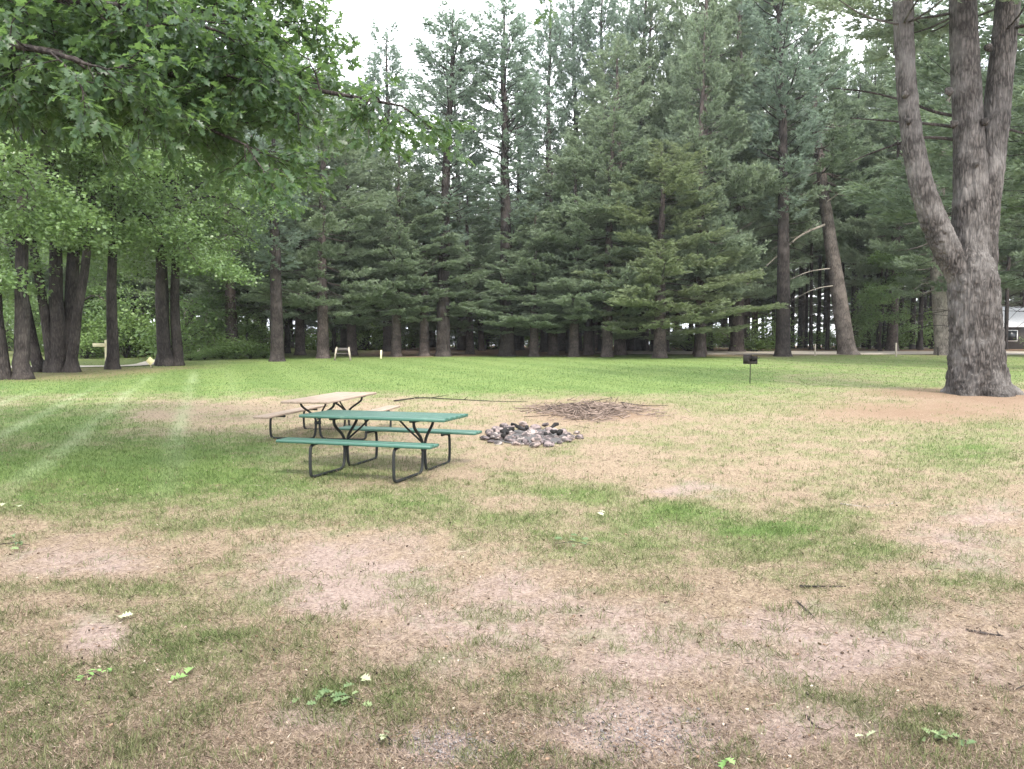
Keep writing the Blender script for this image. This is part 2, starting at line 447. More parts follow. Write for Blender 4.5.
def ground_mat():
    m, nt, out = newmat('ground_soil_and_turf')
    a = N(nt, 'ShaderNodeAttribute', attribute_name='tint')
    sp = N(nt, 'ShaderNodeSeparateColor'); nt.links.new(a.outputs['Color'], sp.inputs[0])
    g, b, l = sp.outputs[0], sp.outputs[1], sp.outputs[2]; st = a.outputs['Alpha']
    v = objco(nt)
    fine = noise(nt, v, 38, 8, .75); mid = noise(nt, v, 6, 6, .65); big = noise(nt, v, .7, 4, .5)
    soil = ramp(nt, fine, [(.30, (.115, .085, .072)), (.48, (.31, .235, .20)), (.70, (.47, .375, .325))])
    straw = ramp(nt, fine, [(.28, (.11, .082, .056)), (.5, (.325, .25, .175)), (.72, (.48, .395, .29))])
    gr = ramp(nt, fine, [(.25, (.06, .10, .03)), (.5, (.13, .20, .06)), (.75, (.21, .285, .10))])
    lit = ramp(nt, fine, [(.25, (.10, .065, .042)), (.55, (.26, .175, .12)), (.8, (.38, .27, .195))])
    gf = ramp(nt, math_(nt, 'ADD', g, math_(nt, 'MULTIPLY', math_(nt, 'SUBTRACT', mid, .5), .5)), [(.15, (0, 0, 0)), (.85, (1, 1, 1))])
    bf = ramp(nt, math_(nt, 'ADD', b, math_(nt, 'MULTIPLY', math_(nt, 'SUBTRACT', mid, .5), .5)), [(.15, (0, 0, 0)), (.85, (1, 1, 1))])
    c = mix(nt, bf, straw, soil)
    grey = noise(nt, v, 55, 4, .8)
    c = mix(nt, math_(nt, 'MULTIPLY', bf, ramp(nt, grey, [(.60, (0, 0, 0)), (.64, (.7, .7, .7))])), c, (.33, .30, .30))
    c = mix(nt, gf, c, gr)
    va = N(nt, 'ShaderNodeAttribute', attribute_name='var')
    c = mix(nt, math_(nt, 'MULTIPLY', math_(nt, 'MULTIPLY', gf, va.outputs['Fac']), .22), c, (.25, .335, .12))
    c = mix(nt, math_(nt, 'MULTIPLY', math_(nt, 'MULTIPLY', gf, ramp(nt, big, [(.35, (0, 0, 0)), (.7, (1, 1, 1))])), .3), c, (.25, .28, .10))
    c = mix(nt, math_(nt, 'MULTIPLY', st, .5), c, (.36, .43, .24))
    c = mix(nt, l, c, lit)
    c = mix(nt, 1.0, c, (.88, .88, .88), 'MULTIPLY')
    principled(nt, out, c, .95, .1, fine, .03, .8)
    return m
M_GROUND = ground_mat()
g_o = gm.build('ground', M_GROUND, smooth=True)
tag(g_o, 'dry sandy clearing and mown lawn with bare patches and pine needles', 'ground', kind='structure')

# grass blades (nobody could count them)
def grass():
    rng = np.random.default_rng(4)
    n = 640000
    py = 345 + np.exp(rng.uniform(np.log(14), np.log(470), n)); 
    mixk = rng.random(n) < .68
    py = np.where(mixk, rng.uniform(368, 800, n), py)
    px = rng.uniform(-60, 1084, n)
    t = (py - HOR) / F
    y = CAM_H / t
    for _ in range(6): y = (CAM_H - gz(0, y)) / t
    y = y * (1 + rng.normal(0, .01, n)); x = (px - 512) / F * y + rng.normal(0, .02, n)
    g, b, l, st, al, lawn = field(x, y)
    tuft = fbm(x * 6, y * 6, 61, 3)
    p_green = np.clip(g * 1.15 - .1, 0, 1) * sstep(.25, .6, tuft + .35 * g)
    isg = rng.random(n) < p_green
    keep = isg | (rng.random(n) < np.clip(.58 - .5 * b - .6 * l, .04, 1))
    keep &= ~((l > .5) & (rng.random(n) < .6))
    x, y, g, b, st, isg, lawn, tuft = [q[keep] for q in (x, y, g, b, st, isg, lawn, tuft)]
    n = len(x)
    L = np.where(isg, rng.uniform(.025, .06, n) * (.5 + 1.0 * tuft), rng.uniform(.014, .045, n))
    L = L * np.clip(1 - .35 * lawn, .5, 1) * (.85 + .02 * np.clip(y, 0, 30))
    el = np.where(isg, rng.uniform(.5, 1.45, n), np.abs(rng.normal(.12, .32, n)))
    az = rng.uniform(0, 2 * math.pi, n)
    W = np.maximum(rng.uniform(.0016, .0032, n), y / F * .42)
    D = np.stack([np.cos(az) * np.cos(el), np.sin(az) * np.cos(el), np.sin(el)], -1)
    S = np.stack([-np.sin(az), np.cos(az), rng.normal(0, .2, n)], -1)
    B = np.stack([x, y, gz(x, y) + (fbm(x * 1.1, y * 1.1, 77, 3) - .5) * .05 * np.exp(-y / 20) + .003 + np.where(isg, 0, rng.uniform(0, .012, n))], -1)
    mid = B + D * L[:, None] * .55 + np.array([0, 0, 1]) * (L * .06)[:, None]
    tip = B + D * L[:, None] * np.where(isg, 1, 1)[:, None] - np.array([0, 0, 1]) * (L * .08 * np.sin(el))[:, None]
    V = np.stack([B - S * W[:, None] * .5, B + S * W[:, None] * .5, mid + S * W[:, None] * .4, tip, mid - S * W[:, None] * .4], 1)
    r = rng.random(n)[:, None]
    dry = np.array([.165, .12, .088]) * (1 - r) + np.array([.49, .39, .30]) * r
    pinkish = np.array([.41, .31, .265]) * (.55 + .6 * r)
    bsel = (rng.random(n) < b * .8)[:, None]
    dry = np.where(bsel, pinkish, dry)
    lowg = np.array([.125, .14, .065]) * (1 - r) + np.array([.26, .265, .14]) * r
    hig = np.array([.085, .14, .042]) * (1 - r) + np.array([.195, .28, .09]) * r
    gsel = np.clip(g * 1.5 - .35, 0, 1)[:, None]
    gc = lowg * (1 - gsel) + hig * gsel
    c = np.where(isg[:, None], gc, dry)
    c = c * (1 - .42 * st[:, None]) + np.array([.36, .43, .24]) * .42 * st[:, None]
    # upright olive tufts standing out of the thatch
    nt_ = 5200
    tpy = rng.uniform(455, 800, nt_); tpx = rng.uniform(-60, 1084, nt_); ty = CAM_H / ((tpy - HOR) / F); tx = (tpx - 512) / F * ty
    tg, tb_, tl, _, _, _ = field(tx, ty)
    kp = rng.random(nt_) < np.clip(.12 + 1.0 * tg - .25 * tb_, .05, 1) * sstep(.35, .6, fbm(tx * 1.6, ty * 1.6, 91, 3))
    tx, ty, tg = tx[kp], ty[kp], tg[kp]; q = len(tx); mB = 16
    ci = np.repeat(np.arange(q), mB); nn = len(ci)
    hgt = np.repeat(rng.uniform(.03, .085, q), mB) * rng.uniform(.5, 1.2, nn)
    az2 = rng.uniform(0, 6.283, nn); el2 = rng.uniform(.7, 1.5, nn); rad_ = np.abs(rng.normal(0, .035, nn)) * np.repeat(rng.uniform(.5, 2.0, q), mB)
    bx = tx[ci] + np.cos(az2 + .7) * rad_; by = ty[ci] + np.sin(az2 + .7) * rad_
    D2 = np.stack([np.cos(az2) * np.cos(el2), np.sin(az2) * np.cos(el2), np.sin(el2)], -1); S2 = np.stack([-np.sin(az2), np.cos(az2), 0 * az2], -1)
    W2 = np.maximum(rng.uniform(.002, .004, nn), by / F * .42)[:, None]
    B2 = np.stack([bx, by, gz(bx, by)], -1); m2 = B2 + D2 * hgt[:, None] * .55 + np.array([0, 0, 1]) * hgt[:, None] * .05; t2 = B2 + D2 * hgt[:, None]
    V = np.concatenate([V, np.stack([B2 - S2 * W2 * .5, B2 + S2 * W2 * .5, m2 + S2 * W2 * .4, t2, m2 - S2 * W2 * .4], 1)])
    rr = rng.random((nn, 1)) * .6 + np.repeat(rng.random(q), mB)[:, None] * .4
    c = np.concatenate([c, np.array([.11, .135, .055]) * (1 - rr) + np.array([.27, .275, .14]) * rr]); n = len(V)
    c = c * .9
    c = np.concatenate([np.repeat(c[:, None, :], 5, 1), np.ones((n, 5, 1))], -1)
    k = np.arange(n)[:, None] * 5
    mb = MB()
    mb.add(V.reshape(-1, 3), np.concatenate([k + 0, k + 1, k + 2, k + 3, k + 4], 1), col=c.reshape(-1, 4))
    m, nt, out = newmat('grass_blades')
    a = N(nt, 'ShaderNodeAttribute', attribute_name='tint')
    p = N(nt, 'ShaderNodeBsdfPrincipled'); nt.links.new(a.outputs['Color'], p.inputs['Base Color'])
    p.inputs['Roughness'].default_value = .6; p.inputs['Specular IOR Level'].default_value = .2
    t_ = N(nt, 'ShaderNodeBsdfTranslucent'); nt.links.new(a.outputs['Color'], t_.inputs['Color'])
    ms = N(nt, 'ShaderNodeMixShader'); ms.inputs[0].default_value = .3
    nt.links.new(p.outputs[0], ms.inputs[1]); nt.links.new(t_.outputs[0], ms.inputs[2]); nt.links.new(ms.outputs[0], out.inputs['Surface'])
    o = mb.build('grass', m)
    tag(o, 'short dry and green grass growing over the clearing', 'grass', kind='stuff')
grass()

# roads
def road(name, pts, widths, label, mat, lift=.006):
    P = smooth_path([(x, y, 0) for x, y in pts], 10)
    T = unit(np.gradient(P, axis=0)); S = np.stack([-T[:, 1], T[:, 0], T[:, 2] * 0], -1)
    w = np.interp(np.linspace(0, 1, len(P)), np.linspace(0, 1, len(widths)), widths)
    K = 9
    off = np.linspace(-.5, .5, K)
    V = P[:, None, :] + S[:, None, :] * (off[None, :, None] * w[:, None, None])
    V = V.reshape(-1, 3); V[:, 2] = gz(V[:, 0], V[:, 1]) + lift + .03
    i = np.arange(len(P) - 1)[:, None] * K + np.arange(K - 1)[None, :]
    mb = MB(); mb.add(V, np.stack([i, i + K, i + K + 1, i + 1], -1).reshape(-1, 4))
    o = mb.build(name, mat, smooth=True); tag(o, label, 'road', kind='structure')
def road_mat():
    m, nt, out = newmat('pale_gravel')
    v = objco(nt); f = noise(nt, v, 20, 8, .7); b_ = noise(nt, v, 1.2, 4)
    c = mix(nt, f, (.46, .41, .35), (.72, .66, .58)); c = mix(nt, math_(nt, 'MULTIPLY', b_, .4), c, (.36, .28, .20))
    principled(nt, out, c, .95, .1, f, .02, .5); return m
M_ROAD = road_mat()
road('gravel_road', [(6.5, 65), (10, 63.0), (14, 62.4), (24, 62.0), (34, 61.6), (50, 60), (90, 56)], [4, 9, 10, 9.5, 8.5, 8, 8], 'pale gravel road passing between lawn and pine wood', M_ROAD)
road('dirt_road', [(-52, 33), (-36, 36), (-26, 38.0), (-21.5, 38.8), (-19.6, 40.4), (-21, 46), (-27, 66), (-34, 80)], [3.0, 3.0, 2.6, 1.6, 1.2, 1.4, 2.0, 2.0], 'pale dirt road curving behind the left trunks', M_ROAD)
road('far_lane', [(18, 84), (26, 82), (36, 82), (60, 80), (90, 78)], [4, 7, 6, 7, 7], 'pale lane in the open beyond the pine wood', M_ROAD, .012)

# ------------------------------------------------------------------ trees
def needles(mb, pos, dirs, rng, m=7, L=.25, W=.045, up=.35, spread=.62):
    n = len(pos)
    P = np.repeat(pos, m, 0); D = np.repeat(dirs, m, 0)
    D = unit(D + rng.normal(0, spread, (n * m, 3)) * .7 + np.array([0, 0, up]))
    S = unit(np.cross(D, rng.normal(0, 1, (n * m, 3))))
    l = L * rng.uniform(.7, 1.25, (n * m, 1)); w = W * rng.uniform(.7, 1.3, (n * m, 1))
    V = np.stack([P - S * w * .5, P + S * w * .5, P + D * l], 1)
    k = np.arange(n * m)[:, None] * 3
    tv = np.clip(np.repeat(rng.normal(.45, .2, n), m) + rng.normal(0, .12, n * m), 0, 1)
    mb.add(V.reshape(-1, 3), np.concatenate([k, k + 1, k + 2], 1), var=np.repeat(tv, 3))

def bough(rng, base, az, pitch, l, droop, upturn, wl, gap):
    """one limb with its flat spray of branchlets: returns limb path, tuft positions, tuft directions"""
    s = np.linspace(0, 1, 7)
    h = np.array([math.cos(az), math.sin(az), 0])
    z = np.sin(pitch) * s - droop * np.sin(s * math.pi * .75) + upturn * s ** 3
    side = np.array([-h[1], h[0], 0])
    bend = rng.normal(0, .10)
    path = base + l * (h * (s * math.cos(pitch))[:, None] + side * (bend * s ** 2)[:, None] + np.array([0, 0, 1.0]) * z[:, None])
    nb = max(4, int(l / gap))
    q = rng.uniform(.3, 1.0, nb) ** .75
    q = np.sort(q)
    bp = np.stack([np.interp(q, s, path[:, i]) for i in range(3)], -1)
    sgn = np.where(np.arange(nb) % 2 == 0, 1, -1) * 1.0
    ang = az + sgn * rng.uniform(.45, 1.15, nb) * (1.15 - .55 * q)
    bl = l * wl * (1.12 - .8 * q) * rng.uniform(.6, 1.2, nb) + .25
    bd = np.stack([np.cos(ang), np.sin(ang), rng.normal(.02, .09, nb)], -1)
    pos = []; dr = []
    for k in range(nb):
        m = max(2, int(bl[k] / .15))
        tt = rng.uniform(.15, 1, m)
        pos.append(bp[k] + bd[k] * (bl[k] * tt)[:, None] + rng.normal(0, .04, (m, 3)) + np.array([0, 0, 1.0]) * (.10 * bl[k] * tt ** 2)[:, None])
        dr.append(np.repeat(bd[k][None], m, 0))
    return path, np.concatenate(pos), np.concatenate(dr), bp, bp + bd * bl[:, None]

def make_pine(name, seed, H, cb, Rm, r0, style, mat, bark, label, cat, group=None, m=7, sparse=1.0, lean=None, stem_path=None, dead=10, W=.062, L=.25, gap=.105, whorl=.6):
    rng = np.random.default_rng(seed)
    root = empty(name)
    tag(root, label, cat, group)
    tm, cm = MB(), MB()
    zz = np.concatenate([[0, .12, .3, .6], np.linspace(1.0, H, 18)])
    wobx = np.cumsum(rng.normal(0, .035, 22)); woby = np.cumsum(rng.normal(0, .035, 22))
    P = np.stack([wobx * zz / H * 2, woby * zz / H * 2, zz - .15], -1)
    if lean is not None:
        P[:, 0] += np.interp(zz, lean[0], lean[1])
    rad = (r0 * (1 - zz / H) ** .8 + .02) * (1 + .55 * np.exp(-zz / .28))
    tube(tm, P, rad, 10)
    stem = lambda z: np.array([np.interp(z, zz, P[:, 0]), np.interp(z, zz, P[:, 1]), z])
    allp, alld = [], []
    z = cb
    while z < H - .3:
        t = (z - cb) / (H - cb)
        nl = rng.integers(4, 7) if t < .9 else 3
        if style == 'dense':
            prof = (1 - t) ** .45 * (1.0 if t > .12 else .7 + 2.5 * t); pitch0 = -.12 + .8 * t ** 1.5; droop = .16 * (1 - t); upt = .16
        elif style == 'column':
            prof = (math.sin(math.pi * (t * .74 + .16))) ** .7; pitch0 = .30 + .55 * t; droop = .03; upt = .25
        else:
            prof = (1 - t) ** .5; pitch0 = .1 + .6 * t; droop = .1; upt = .2
        wf = rng.uniform(.55, 1.1)
        a0 = rng.uniform(0, 6.28)
        for k in range(nl):
            if rng.random() > sparse: continue
            l = max(.45, Rm * prof * wf * rng.uniform(.55, 1.25))
            az = a0 + k * 6.283 / nl + rng.normal(0, .25)
            path, pp, dd, b0, b1 = bough(rng, stem(z + rng.uniform(-.12, .12)), az, pitch0 + rng.normal(0, .1), l, droop, upt, .50 if style != 'column' else .38, gap)
            rl = max(.012, r0 * .13 * l / Rm)
            tube(tm, path, np.linspace(rl, rl * .25, len(path)), 4, cap=False)
            allp.append(pp); alld.append(dd)
        z += rng.uniform(.75, 1.25) * whorl
    # leader
    n = 30
    tt = rng.uniform(H - 1.6, H, n)
    allp.append(np.stack([stem(q) for q in tt]) + rng.normal(0, .1, (n, 3))); alld.append(np.tile([0, 0, 1.0], (n, 1)))
    needles(cm, np.concatenate(allp), np.concatenate(alld), rng, m, L, W)
    for k in range(dead):     # bare lower limbs
        zd = rng.uniform(min(1.6, cb * .4), cb + 1.5); az = rng.uniform(0, 6.28); l = rng.uniform(.6, 2.6)
        q = stem(zd); h = np.array([math.cos(az), math.sin(az), 0])
        pts = [q, q + h * l * .5 + np.array([0, 0, rng.normal(0, .08) * l]), q + h * l + np.array([0, 0, rng.normal(-.12, .15) * l])]
        tube(tm, smooth_path(pts, 3), np.linspace(.025, .008, 7), 4, cap=False)
    kid(root, tm.build('trunk', bark, smooth=True)); kid(root, cm.build('crown', mat))
    return root

def leafquads(mb, P, rng, L, Wd, updroop=-.1, flat=.6):
    n = len(P)
    D = unit(rng.normal(0, 1, (n, 3)) * np.array([1, 1, .45]) + np.array([0, 0, updroop]))
    up = unit(np.array([0, 0, 1.0]) * flat + rng.normal(0, .5, (n, 3)))
    S = unit(np.cross(D, up))
    l = L * rng.uniform(.6, 1.3, (n, 1)); w = Wd * rng.uniform(.6, 1.3, (n, 1))
    V = np.stack([P, P + D * l * .5 + S * w * .5, P + D * l, P + D * l * .5 - S * w * .5], 1)
    k = np.arange(n)[:, None] * 4
    mb.add(V.reshape(-1, 3), np.concatenate([k, k + 1, k + 2, k + 3], 1), var=np.repeat(np.clip(rng.normal(.5, .22, n), 0, 1), 4))

def make_broadleaf(name, seed, stems, H, Rm, cb, bark, mat, label, cat, nleaf=40000, L=.16, layer=.45, bias=(0, 0), cluster=230, low=None):
    """stems: list of (x,y offset, radius, lean azimuth, lean amount)"""
    rng = np.random.default_rng(seed)
    root = empty(name); tag(root, label, cat)
    cm = MB()
    tips = []
    for (ox, oy, r, la, lm) in stems:
        tm = MB()
        hh = H * rng.uniform(.8, 1.0)
        zz = np.concatenate([[-.15, .1, .3, .6], np.linspace(1.0, hh, 10)])
        P = np.stack([ox + math.cos(la) * lm * np.clip(zz / hh, 0, 1) ** 1.2 * hh + np.cumsum(rng.normal(0, .05, 14)), oy + math.sin(la) * lm * np.clip(zz / hh, 0, 1) ** 1.2 * hh + np.cumsum(rng.normal(0, .05, 14)), zz], -1)
        rad = r * (1 - np.clip(zz, 0, hh) / hh) ** .7 + .02; rad = rad * (1 + .5 * np.exp(-np.clip(zz, 0, 9) / .3))
        tube(tm, P, rad, 10)
        nb = int(18 / max(1, len(stems) ** .6))
        for k in range(nb):
            zb = rng.uniform(cb * .75, hh * .97); t = (zb - cb * .75) / (hh - cb * .75)
            az = rng.uniform(0, 6.28); l = Rm * (math.sin(math.pi * (.28 + .66 * t))) * rng.uniform(.6, 1.05)
            q = np.array([np.interp(zb, zz, P[:, i]) for i in range(3)])
            h = np.array([math.cos(az), math.sin(az), 0])
            pts = [q, q + h * l * .5 + np.array([0, 0, l * (.22 + .3 * t)]), q + h * l + np.array([0, 0, l * (.02 + .6 * t) - .9 * (1 - t)])]
            path = smooth_path(pts, 4)
            tube(tm, path, np.linspace(r * .32, .015, len(path)), 5, cap=False)
            for u in rng.uniform(.35, 1, 7):
                b0 = np.array([np.interp(u, np.linspace(0, 1, len(path)), path[:, i]) for i in range(3)])
                e = b0 + rng.normal(0, 1, 3) * np.array([1, 1, .45]) * l * .28
                tube(tm, [b0, (b0 + e) / 2 + np.array([0, 0, .08 * l]), e], [.02, .014, .006], 4, cap=False)
                tips += [(e, l), ((b0 + e) / 2, l)]
        kid(root, tm.build('trunk', bark, smooth=True))
    if low:
        for (x, y, z, l) in low: tips += [(np.array([x, y, z]) + rng.normal(0, .25, 3), l) for _ in range(5)]
    T = np.array([t[0] for t in tips])
    per = max(8, nleaf // len(T))
    idx = np.repeat(np.arange(len(T)), per)
    sp = np.array([min(1.0, .32 + .10 * t[1]) for t in tips])[idx][:, None]
    off = rng.normal(0, 1, (len(idx), 3)) * np.array([1, 1, .38]) * sp * .75
    off[:, 2] -= .12 * (off[:, 0] ** 2 + off[:, 1] ** 2)
    leafquads(cm, T[idx] + off, rng, L, L * .68)
    kid(root, cm.build('crown', mat))
    return root

def top_h(ytop, d): return (HOR - ytop) / F * d + CAM_H - gzf(0, d)

# prototypes (the first use of each moves the prototype itself)
class Proto:
    def __init__(s, root, H, r): s.root, s.H, s.r, s.used = root, H, r, False
    def put(s, px, d, ytop, wid=1.0, rz=None, label=None, group=None):
        loc = foot(px, d); sz = top_h(ytop, d) / s.H
        rz = prng.uniform(0, 6.28) if rz is None else rz
        sc = (wid, wid, sz)
        if not s.used:
            s.used = True; o = s.root
            o.location = loc; o.rotation_euler = (0, 0, rz); o.scale = sc
            if label: o['label'] = label
            if group: o['group'] = group
            elif 'group' in o: del o['group']
            return o
        o = copy_tree(s.root, loc, rz, sc, label, group)
        if not group and 'group' in o: del o['group']
        return o
prng = random.Random(12)
D_ = [Proto(make_pine('white_pine', 10 + i, 24, [4.6, 3.8, 5.2, 3.6][i], [5.6, 5.2, 5.0, 6.0][i], .42, 'dense', M_NEEDLE_MID, M_BARK, 'x', 'pine tree', m=7), 24, .42) for i in range(4)]
C_ = [Proto(make_pine('white_pine', 30 + i, 26, [8.5, 7.0, 9.5][i], [2.6, 2.8, 2.3][i], .40, 'column', M_NEEDLE_BACKLIT, M_BARKDARK, 'x', 'pine tree', m=6, sparse=.95, dead=34), 26, .40) for i in range(3)]
S_ = [Proto(make_pine('white_pine', 50 + i, 22, 7.5, 3.2, .20, 'other', M_NEEDLE, M_BARKDARK, 'x', 'pine tree', m=5, dead=16), 22, .2) for i in range(2)]
PB = Proto(make_pine('white_pine', 71, 24, 3.4, 6.2, .45, 'dense', M_NEEDLE_PALE, M_BARK, 'x', 'pine tree', m=7), 24, .45)

front = [ # proto, px, d, ytop, width, label
 (C_[1], 277, 45.5, 30, .95, 'slim pine with a pale straight bare trunk at the left lawn edge'),
 (D_[0], 323, 50.5, 85, .92, 'bushy pine behind the small wooden frame at the lawn edge'),
 (D_[1], 352, 56, 120, .85, 'pine just behind and right of the small wooden frame'),
 (D_[2], 396, 53.5, 150, .85, 'pine standing right of the white marker post'),
 (C_[0], 443, 54, 22, 1.25, 'tall thick trunked pine with thin crown against the sky, left of centre'),
 (C_[2], 507, 54.5, 12, 1.3, 'tall dark pine with a narrow crown in the middle of the tree line'),
 (D_[3], 470, 59, 185, .75, 'lower bushy pine filling the gap between two tall central pines'),
 (D_[1], 553, 56.5, 165, .85, 'pine with low spreading boughs right of the tallest central pine'),
 (D_[0], 588, 57, 120, .85, 'pine with a dark trunk above the stone fire ring'),
 (D_[2], 620, 57, 40, 1.0, 'large full pine left of where the gravel road begins'),
 (PB, 660, 51.5, 150, .98, 'pine with pale yellowish boughs sweeping out over the lawn'),
 (D_[3], 700, 58, -50, 1.05, 'towering full pine behind the pale boughed pine'),
 (D_[0], 737, 65, -70, 1.35, 'thick trunked pine beyond the road behind the grill'),
 (C_[0], 783, 54, -60, 1.25, 'dark trunked pine right of the grill before the road'),
 (D_[2], 892, 69, -10, 1.1, 'pine beyond the road left of the three stemmed pine'),
 (S_[0], 1046, 63, -30, 1.9, 'pine across the road right of the three stemmed pine'),
 (D_[1], 1080, 52, -60, 1.1, 'pine with low boughs at the right edge'),
 (D_[2], 232, 53, 70, .95, 'full pine behind the pale green shrubs on the left'),
 (D_[2], 424, 54.5, 185, .85, 'low bushy pine just left of the tall thick trunked pine'),
 (D_[0], 534, 54, 205, .8, 'low bushy pine with drooping boughs right of the middle of the tree line'),
 (D_[2], 574, 53.5, 150, .85, 'layered pale green pine above and behind the fire ring'),
 (D_[0], 607, 53, 100, .9, 'tall layered pine left of the pale boughed pine'),
 (D_[2], 700, 53.5, 20, .8, 'tall layered pine right of the pale boughed pine'),
 (D_[2], 300, 57, 130, .85, 'soft layered pine between the pale trunked pine and the wooden bench'),
 (S_[0], 968, 44, -60, 1.7, 'pine whose boughs spread out behind the forked stems'),
 (S_[1], 1050, 36, -120, 1.6, 'pine outside the right edge with boughs reaching in'),
 (D_[0], 190, 58, 60, 1.0, 'pine rising behind the triple trunked maple'),
]
for p, px, d, yt, w, lab in front: p.put(px, d, yt, w, label=lab)
sky_row = [(C_[0], 345, 67, 98, 1.0), (C_[1], 388, 66, 42, 1.0), (C_[2], 365, 72, 90, .9), (C_[1], 545, 65, 6, 1.0), (C_[0], 577, 68, -8, 1.0), (C_[2], 603, 66, -20, 1.05), (C_[1], 640, 68, -40, 1.1), (C_[0], 462, 70, 60, .9), (C_[2], 520, 72, 70, .9)]
for i, (p, px, d, yt, w) in enumerate(sky_row):
    p.put(px, d, yt, w, label='slender pale pine showing its thin crown against the sky, behind the front pines', group='slender pines against the sky')
# the wood behind
for i in range(64):
    px = -70 + (i + prng.random()) / 64 * 1170
    d = prng.uniform(68, 104)
    if 330 < px < 610: yt = prng.uniform(150, 225)
    elif px < 330: yt = prng.uniform(40, 140)
    elif px < 780: yt = prng.uniform(-20, 80)
    else: yt = prng.uniform(30, 110)
    pr = prng.choice(S_) if px > 760 else prng.choice(D_ if prng.random() < .75 else S_)
    pr.put(px, d, yt, prng.uniform(.85, 1.1), label='pine in the wood standing behind the front row', group='pines of the wood behind')
for i in range(26):
    px = 795 + i * 8.2 + prng.uniform(-3, 3)
    if (935 < px < 1000 and i % 2) or 992 < px < 1030: continue
    S_[i % 2].put(px, prng.uniform(70, 86), prng.uniform(30, 110), prng.uniform(.8, 1.25), label='thin dark stemmed pine in the stand beyond the road', group='thin pines beyond the road')
for i in range(22):
    px = 270 + i * 21 + prng.uniform(-8, 8)
    S_[i % 2].put(px, prng.uniform(60, 78), prng.uniform(190, 260), prng.uniform(.8, 1.3), label='thin dark pine stem in the shade under the tree line', group='thin pines in the shade')

for i in range(46):
    px = -90 + (i + prng.random()) / 46 * 1200
    d = prng.uniform(92, 122)
    yt = prng.uniform(175, 225) if 325 < px < 620 else prng.uniform(110, 200)
    D_[i % 4].put(px, d, yt, prng.uniform(.9, 1.25), label='pine in the wood standing behind the front row', group='pines of the wood behind')
# leaning pine with dead limbs
def leaning_pine():
    d = 58.0; b = foot(848, d); hgt = 25
    sc = d / F
    root = make_pine('leaning_pine', 91, hgt, 12.5, 4.2, .62, 'dense', M_NEEDLE, M_BARKMID, 'grey brown leaning pine with long bare dead limbs beside the road', 'pine tree',
                     lean=([0, 13, 25], [0, -2.1, -3.6]), dead=4)
    root.location = b
    for P_, r in (([(818, 196), (790, 203), (752, 222), (718, 246)], .10), ([(826, 224), (800, 236), (775, 258), (745, 286)], .10), ([(834, 268), (808, 272), (780, 284)], .06),
                  ([(838, 285), (815, 289), (792, 300)], .05), ([(800, 236), (785, 240), (770, 252)], .045), ([(752, 222), (738, 240), (728, 262)], .04), ([(822, 205), (845, 190), (866, 184)], .05)):
        pts = [np.array(tuple(at(x, y, d - .8 * i)) ) - np.array(tuple(b)) for i, (x, y) in enumerate(P_)]
        pth = smooth_path(pts, 5)
        dm = MB(); tube(dm, pth, np.linspace(r, r * .3, len(pth)), 6)
        kid(root, dm.build('dead_limb', M_DEAD, smooth=True))
leaning_pine()
make_pine('white_pine', 93, 24, 5, 4.4, .62, 'dense', M_NEEDLE, M_BARKGREY, 'grey trunked pine half hidden behind the three stemmed pine', 'pine tree', lean=([0, 8, 24], [0, -.9, -.6]), dead=8).location = foot(945, 57)

